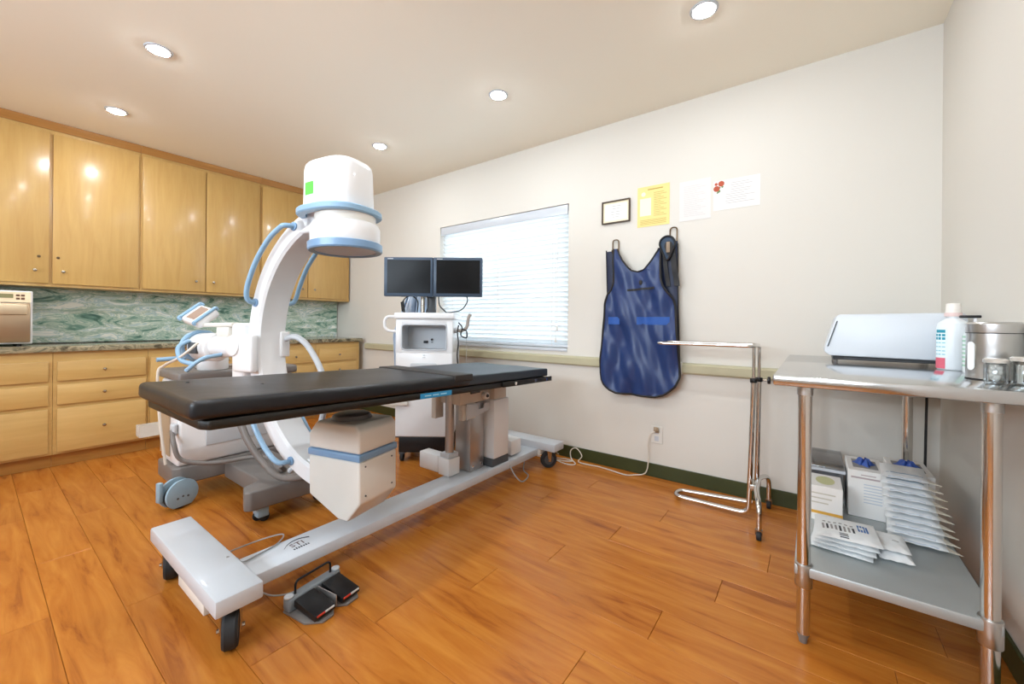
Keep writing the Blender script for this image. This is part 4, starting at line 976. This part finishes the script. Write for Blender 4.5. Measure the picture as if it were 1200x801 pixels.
# bottles
def ring_patch(r0, z0, z1, a0, a1, n=8):
    return MB().sweep([[(r*math.cos(a), r*math.sin(a), z) for r, z in ((r0, z0), (r0+.0004, z0), (r0+.0004, z1), (r0, z1))] for a in [a0+(a1-a0)*i/n for i in range(n+1)]])
t = thing('labelled_bottle', 'white jug-like bottle with teal print and a pink label corner on the steel table', 'bottle', (.452, 2.345, TZ))
bb = MB().lathe([(.004, .0), (.043, .0), (.047, .006), (.047, .165), (.043, .185), (.024, .200), (.018, .204), (.018, .212), (.004, .212)], (0, 0, 0), 36).build('bottle_body', mat('milky_plastic', '#e6ecf0', .35), t, local=True)
MB().lathe([(.004, .211), (.024, .211), (.025, .213), (.025, .226), (.004, .226)], (0, 0, 0), 24).build('neck_ring', mat('pale_pink_cap', '#e9cfca', .4), t, local=True)
MB().lathe([(.004, .2262), (.022, .2262), (.021, .262), (.004, .265)], (0, 0, 0), 20).build('cap', mat('cap_ivory', '#efe8e0', .4), t, local=True)
ac = math.atan2(-2.345, -.443)
a0, a1 = ac-1.35, ac-.35
ring_patch(.0472, .05, .165, a0, a1).build('label', mat('label_pale_blue', '#e4f1f6', .5), bb, local=True)
ring_patch(.0477, .004, .046, a0, a1-.1).build('pink_corner', mat('pink_label', '#d8687a', .4), bb, local=True)
ring_patch(.0477, .146, .158, a0+.15, a1-.1).build('label_block', mat('teal_print', '#1d8fa8', .5), bb, local=True)
for z0, z1, m_ in ((.132, .141, 'teal_print'), (.118, .128, 'teal_print'), (.104, .108, 'pale_teal'), (.088, .092, 'pale_teal'), (.072, .076, 'pale_teal'), (.058, .062, 'pale_teal')):
    for k in range(3): ring_patch(.0477, z0, z1, a0+.08+k*.30, a0+.08+k*.30+.22, 3).build('label_print', mat(m_, '#8cc6d4' if m_ == 'pale_teal' else '#1d8fa8', .5), bb, local=True)
t = thing('pump_bottle', 'frosted pump bottle with green marks and a black nozzle beside the canister', 'bottle', (.480, 2.20, TZ))
pb = MB().lathe([(.004, .0), (.029, .0), (.031, .006), (.031, .135), (.026, .155), (.012, .166), (.004, .166)], (0, 0, 0), 28).build('bottle_body', mat('frosted_plastic', '#dfe6e8', .4), t, local=True)
for k in range(8): ring_patch(.0314, .025+k*.015, .032+k*.015, ac-1.5, ac-.5, 4).build('scale_mark', mat('green_print', '#a5cdb9', .5), pb, local=True)
MB().lathe([(.013, .164), (.0135, .166), (.0135, .182), (.005, .186), (.005, .203), (.002, .204)], (0, 0, 0), 18).build('pump_collar', M_WHITE, t, local=True)
MB().box((-.040, -.010, .203), (.014, .010, .213), .003).build('pump_nozzle', M_BLACK, t, local=True)
# steel canister with window
t = thing('steel_canister', 'round brushed steel canister with an oval viewing window on the steel table', 'canister', (.474, 1.985, TZ))
CR = .061
cb_ = MB().lathe([(.004, .0), (CR, .0), (CR+.001, .004), (CR, .150), (.004, .150)], (0, 0, 0), 48).build('canister_body', M_STEEL, t, local=True)
MB().lathe([(.004, .152), (CR+.002, .152), (CR+.0025, .156), (CR+.0025, .180), (CR-.003, .186), (.004, .188)], (0, 0, 0), 48).build('lid', M_STEEL, t, local=True)
MB().lathe([(CR-.002, .1495), (CR+.0015, .1495), (CR+.0015, .1525), (CR-.002, .1525)], (0, 0, 0), 48, ring=True).build('seal', M_BLACK, t, local=True)
MB().lathe([(CR-.002, .0), (CR+.0018, .0), (CR+.0018, .004), (CR-.002, .004)], (0, 0, 0), 48, ring=True).build('bottom_band', M_BLACK, t, local=True)
av = math.atan2(-1.985, -.474)-.88
def oval(w_, z0, z1, n=24):
    P = []
    for k in range(n):
        a = (k+.5)*math.tau/n; P.append((av+w_*math.cos(a)/CR, (z0+z1)/2 + ((z1-z0)/2-w_)*(1 if math.sin(a) > 0 else -1) + w_*math.sin(a)))
    return P
for rr_, w_, m_, nm in ((CR+.0006, .0155, M_CHROMEW, 'window_rim'), (CR+.0018, .0115, mat('window_white', '#eef0f2', .3), 'viewing_window')):
    P = oval(w_, .030, .122)
    mb = MB(); b_ = bmesh.new()
    vs0 = [b_.verts.new((rr_*math.cos(a), rr_*math.sin(a), z)) for a, z in P]; b_.faces.new(vs0)
    r_e = bmesh.ops.extrude_face_region(b_, geom=list(b_.faces)); off_ = Vector((math.cos(av), math.sin(av), 0))*.0014
    bmesh.ops.translate(b_, verts=[g for g in r_e['geom'] if isinstance(g, bmesh.types.BMVert)], vec=off_)
    bmesh.ops.recalc_face_normals(b_, faces=b_.faces); mb.app(b_); mb.build(nm, m_, cb_, local=True)
# glass jars
def jar(x, y, r_, h_, fill, lb):
    j = thing('glass_jar', lb, 'jar', (x, y, TZ), 0, 'glass jars on the steel table')
    MB().lathe([(.004, .0), (r_, .0), (r_+.001, .004), (r_+.001, h_), (r_-.003, h_+.006), (r_-.004, h_), (r_-.004, .005), (.004, .005)], (0, 0, 0), 32).build('glass', M_CLEAR, j, local=True)
    MB().lathe([(.004, h_+.007), (r_+.003, h_+.007), (r_+.003, h_+.016), (r_-.002, h_+.020), (.004, h_+.021)], (0, 0, 0), 28).build('lid', mat('jar_lid', '#d9d5cf', .2, .6), j, local=True)
    if fill == 'cotton':
        mb = MB()
        for k in range(16):
            a = k*2.4; q = (r_-.013)*math.sqrt((k % 5)/5); mb.sphere((q*math.cos(a), q*math.sin(a), .014+.0040*k*(h_/.09)), .0075, n=10)
        mb.build('cotton', mat('cotton', '#f1efec', .9), j, local=True)['kind'] = 'stuff'
    else:
        mb = MB()
        for k in range(10): mb.cyl(((r_-.014)*math.cos(k*.63), (r_-.014)*math.sin(k*.63), .006), ((r_-.012)*math.cos(k*.63+.3), (r_-.012)*math.sin(k*.63+.3), h_-.006), .003, n=6)
        mb.build('swabs', mat('swab_white', '#ece9e4', .8), j, local=True)['kind'] = 'stuff'
jar(.446, 1.850, .024, .056, 'cotton', 'small glass jar of cotton in front of the steel canister')
jar(.503, 1.845, .028, .064, 'swab', 'glass jar of swabs at the right edge before the canister')
one(MB().tube(cr([(.40, 2.70, .975), (.44, 2.80, .962), (.47, 2.89, .955), (.477, 2.92, .90), (.475, 2.93, .80), (.472, 2.93, .55), (.470, 2.935, .30), (.468, 2.95, .02), (.45, 2.93, .006), (.40, 2.90, .006)], 8), .0055, 7), 'hanging_cable', M_BLACK, 'black cable hanging down behind the steel table by the corner', 'cable')

#SECTION shelf contents
SHZ = .2768
# clear storage bins at the back of the shelf
def bin_(x0, x1, y0, y1, h, lb, rim=M_WHITE2):
    b = thing('storage_bin', lb, 'bin', ((x0+x1)/2, (y0+y1)/2, SHZ), 0, 'clear bins on the lower shelf')
    hx, hy = (x1-x0)/2, (y1-y0)/2; e = .004; mb = MB()
    mb.box((-hx, -hy, 0), (hx, hy, e)).box((-hx, -hy, e), (-hx+e, hy, h)).box((hx-e, -hy, e), (hx, hy, h)).box((-hx+e, -hy, e), (hx-e, -hy+e, h)).box((-hx+e, hy-e, e), (hx-e, hy, h))
    mb.build('tub', clear_mat('bin_plastic', '#dde2e8', .15, .25), b, local=True)
    mb = MB()
    for a, c in (((-hx-.005, -hy-.005), (hx+.005, -hy+.004)), ((-hx-.005, hy-.004), (hx+.005, hy+.005)), ((-hx-.005, -hy+.004), (-hx+.004, hy-.004)), ((hx-.004, -hy+.004), (hx+.005, hy-.004))):
        mb.box((a[0], a[1], h-.012), (c[0], c[1], h+.002), .001, 1)
    mb.build('rim', rim, b, local=True)
    return b, hx, hy
b, hx, hy = bin_(-.005, .125, 2.42, 2.76, .17, 'clear bin at the rear left of the shelf')
MB().box((-hx+.008, -hy+.01, .006), (hx-.008, hy-.01, .11), .006).build('contents', mat('white_contents', '#dcdce2', .7), b, local=True)
MB().box((-hx-.003, -hy-.003, .1725), (hx+.003, hy+.003, .180), .003).build('bin_lid', clear_mat('lid_plastic', '#e8eaee', .12, .2), b, local=True)
def glove_box(x0, x1, y0, y1, h, lb):
    g = thing('glove_box', lb, 'box', ((x0+x1)/2, (y0+y1)/2, SHZ), 0, 'white boxes of blue gloves')
    hx, hy = (x1-x0)/2, (y1-y0)/2
    bb = MB().box((-hx, -hy, 0), (hx, hy, h), .002, 1).build('carton', M_PAPER, g, local=True)
    MB().box((-hx+.02, -hy+.05, h+.0002), (hx-.02, hy-.05, h+.0008)).build('opening', M_INK, bb, local=True)
    def gl(u, v):
        a = u*math.tau; rr = (1-v)*1.0
        return ((hx*.55)*rr*math.cos(a)*(1+.35*math.sin(3*a)), (hy*.34)*rr*math.sin(a)*(1+.4*math.cos(5*a)), h+.001+max(0, .020*(1-rr**2)+.012*math.sin(5*a+rr*4)*rr*(1-rr)*4))
    MB().grid(gl, 25, 7).build('glove', mat('blue_nitrile', '#3f5fae', .5), g, local=True, angle=80)
    MB().box((-hx+.01, -hy-.0004, h-.035), (hx-.02, -hy-.0001, h-.028)).box((-.02, -hy-.0004, h-.02), (.03, -hy-.0001, h-.016)).build('print', mat('rose_grey_print', '#b9a8a8', .8), bb, local=True)
    mb = MB()
    for k in range(7): mb.box((-.01, -hy-.0004, h-.06-.013*k), (hx-.012, -hy-.0001, h-.056-.013*k))
    mb.build('fine_print', mat('blue_grey_print', '#c3cbd6', .8), bb, local=True)
glove_box(.135, .262, 2.36, 2.60, .205, 'white glove box with blue glove showing, left of the pair')
glove_box(.284, .424, 2.44, 2.68, .205, 'white glove box with blue glove, behind the fanned pouch stack')
g = thing('tissue_box', 'small white box with an orange stripe and oval opening at shelf left', 'box', (.052, 2.30, SHZ), 0)
tb = MB().box((-.058, -.09, 0), (.058, .09, .150), .002, 1).build('carton', M_PAPER, g, local=True)
MB().box((-.0582, -.0906, .030), (.0582, -.0901, .042)).build('orange_stripe', mat('orange_stripe', '#e2ab45', .6), tb, local=True)
mb = MB().lathe([(.004, .1502), (.034, .1502), (.034, .1508), (.004, .1508)], (0, 0, 0), 24, M=Matrix.Diagonal((1, 1.7, 1, 1))); mb.build('opening', mat('pale_lime_print', '#cfcf9d', .6), tb, local=True)
mb = MB()
for k in range(3): mb.box((-.05, -.0906, .075+.02*k), (.01+.012*k, -.0901, .080+.02*k))
mb.build('print', mat('yellow_grey_print', '#c9c3b3', .8), tb, local=True)
# sterile pouches
def pouch(x, y, z, w_, l_, h_, rz, tilt, lb, grp, ink, seed):
    rnd = random.Random(seed)
    o = thing('sterile_pouch', lb, 'pouch', (x, y, z), rz, grp)
    def top(u, v):
        ex = max(abs(2*u-1), abs(2*v-1)); b = (1-ex**4)
        return ((u-.5)*w_, (v-.5)*l_, h_*.5+h_*.5*b + tilt*u*w_ + .0015*math.sin(u*19+seed)*math.sin(v*13+seed))
    def bot(u, v):
        p_ = top(u, v); ex = max(abs(2*u-1), abs(2*v-1)); return (p_[0], p_[1], h_*.5*ex**4 + tilt*u*w_)
    mb = MB(); mb.grid(top, 15, 15); mb.grid(bot, 9, 9)
    bd = mb.build('envelope', mat('pouch_white', '#eceff0', .45), o, local=True, angle=80)
    def strip(u0, u1, v0, v1, m_, nm):
        n = 6
        mb = MB().sweep([[Vector(top(u0+(u1-u0)*i/n, v))+Vector((0, 0, dz)) for v, dz in ((v0, .0003), (v1, .0003), (v1, .0010), (v0, .0010))] for i in range(n+1)])
        mb.build(nm, m_, bd, local=True, angle=80)
    return o, strip
M_TEAL = mat('pale_teal_film', '#b4d0cb', .3)
grpL = 'sterile pouches piled at the front left of the shelf'
names = ['bottom pouch of the front left pile on the shelf', 'second pouch from the bottom of the front left pile', 'third pouch from the bottom of the front left pile', 'topmost printed pouch of the front left pile on the shelf']
for k in range(4):
    o, strip = pouch(.098+.004*k, 2.02-.004*k, SHZ+.0185*k, .185, .20, .0178, R_(-6+3*k), 0, names[k], grpL, None, k)
    if k == 3:
        for j in range(8): strip(.10+.07*j, .135+.07*j, .30, .52, M_INKD if j % 3 == 1 else M_INK, 'print')
        for j in range(4): strip(.69+.045*j, .72+.045*j, .46, .72, mat('blue_print', '#3f6fae', .6), 'blue_print')
        for j in range(6): strip(.12+.09*j, .17+.09*j, .60, .64, M_INK, 'print')
        for j in range(3): strip(.36, .50, .06+.06*j, .085+.06*j, M_INKD, 'bar_print')
o, strip = pouch(.242, 2.05, SHZ, .095, .18, .030, R_(4), 0, 'greenish clear pouch tucked right of the front left pile', grpL, None, 11)
MB().box((-.036, -.080, .012), (.036, .080, .018)).build('inner_pack', M_TEAL, o, local=True)
strip(.2, .8, .5, .53, mat('blue_grey_print', '#c3cbd6', .8), 'print')
o, strip = pouch(.240, 2.06, SHZ+.031, .092, .16, .018, R_(2), 0, 'white pouch lying on the greenish pouch', grpL, None, 12)
strip(.55, .75, .45, .48, M_INK, 'print')
grpR = 'fanned stack of sterile pouches on the shelf'
ordn = ['bottom', 'second', 'third', 'fourth', 'fifth', 'sixth', 'seventh', 'eighth', 'ninth', 'topmost']
NP = 10
for k in range(NP):
    lb = 'bottom pouch of the tall fanned stack by the right wall' if k == 0 else ('topmost pouch of the tall fanned stack by the right wall' if k == NP-1 else ordn[k]+' pouch from the bottom of the tall fanned stack')
    o, strip = pouch(.338-.0035*k, 2.27+.006*k, SHZ+.0250*k, .165-.003*k, .21, .0230, R_(-4+random.uniform(-3, 3)), .02, lb, grpR, None, 20+k)
    strip(.15, .85, .0+.02, .05, mat('blue_grey_print', '#c3cbd6', .8), 'seal_line')
    if k >= NP-2: strip(.12, .9, .2, .23, mat('slate_print', '#8fa1b5', .7), 'print')
    MB().prism([(.0825-.0015*k-.004, -.10, .010+.004), (.0825-.0015*k+.038, -.085, .010-.004), (.0825-.0015*k-.004, -.05, .010+.004)], (0, 0, .0015)).build('peel_tab', mat('cream_tab', '#e6dfd0', .6), o, local=True)
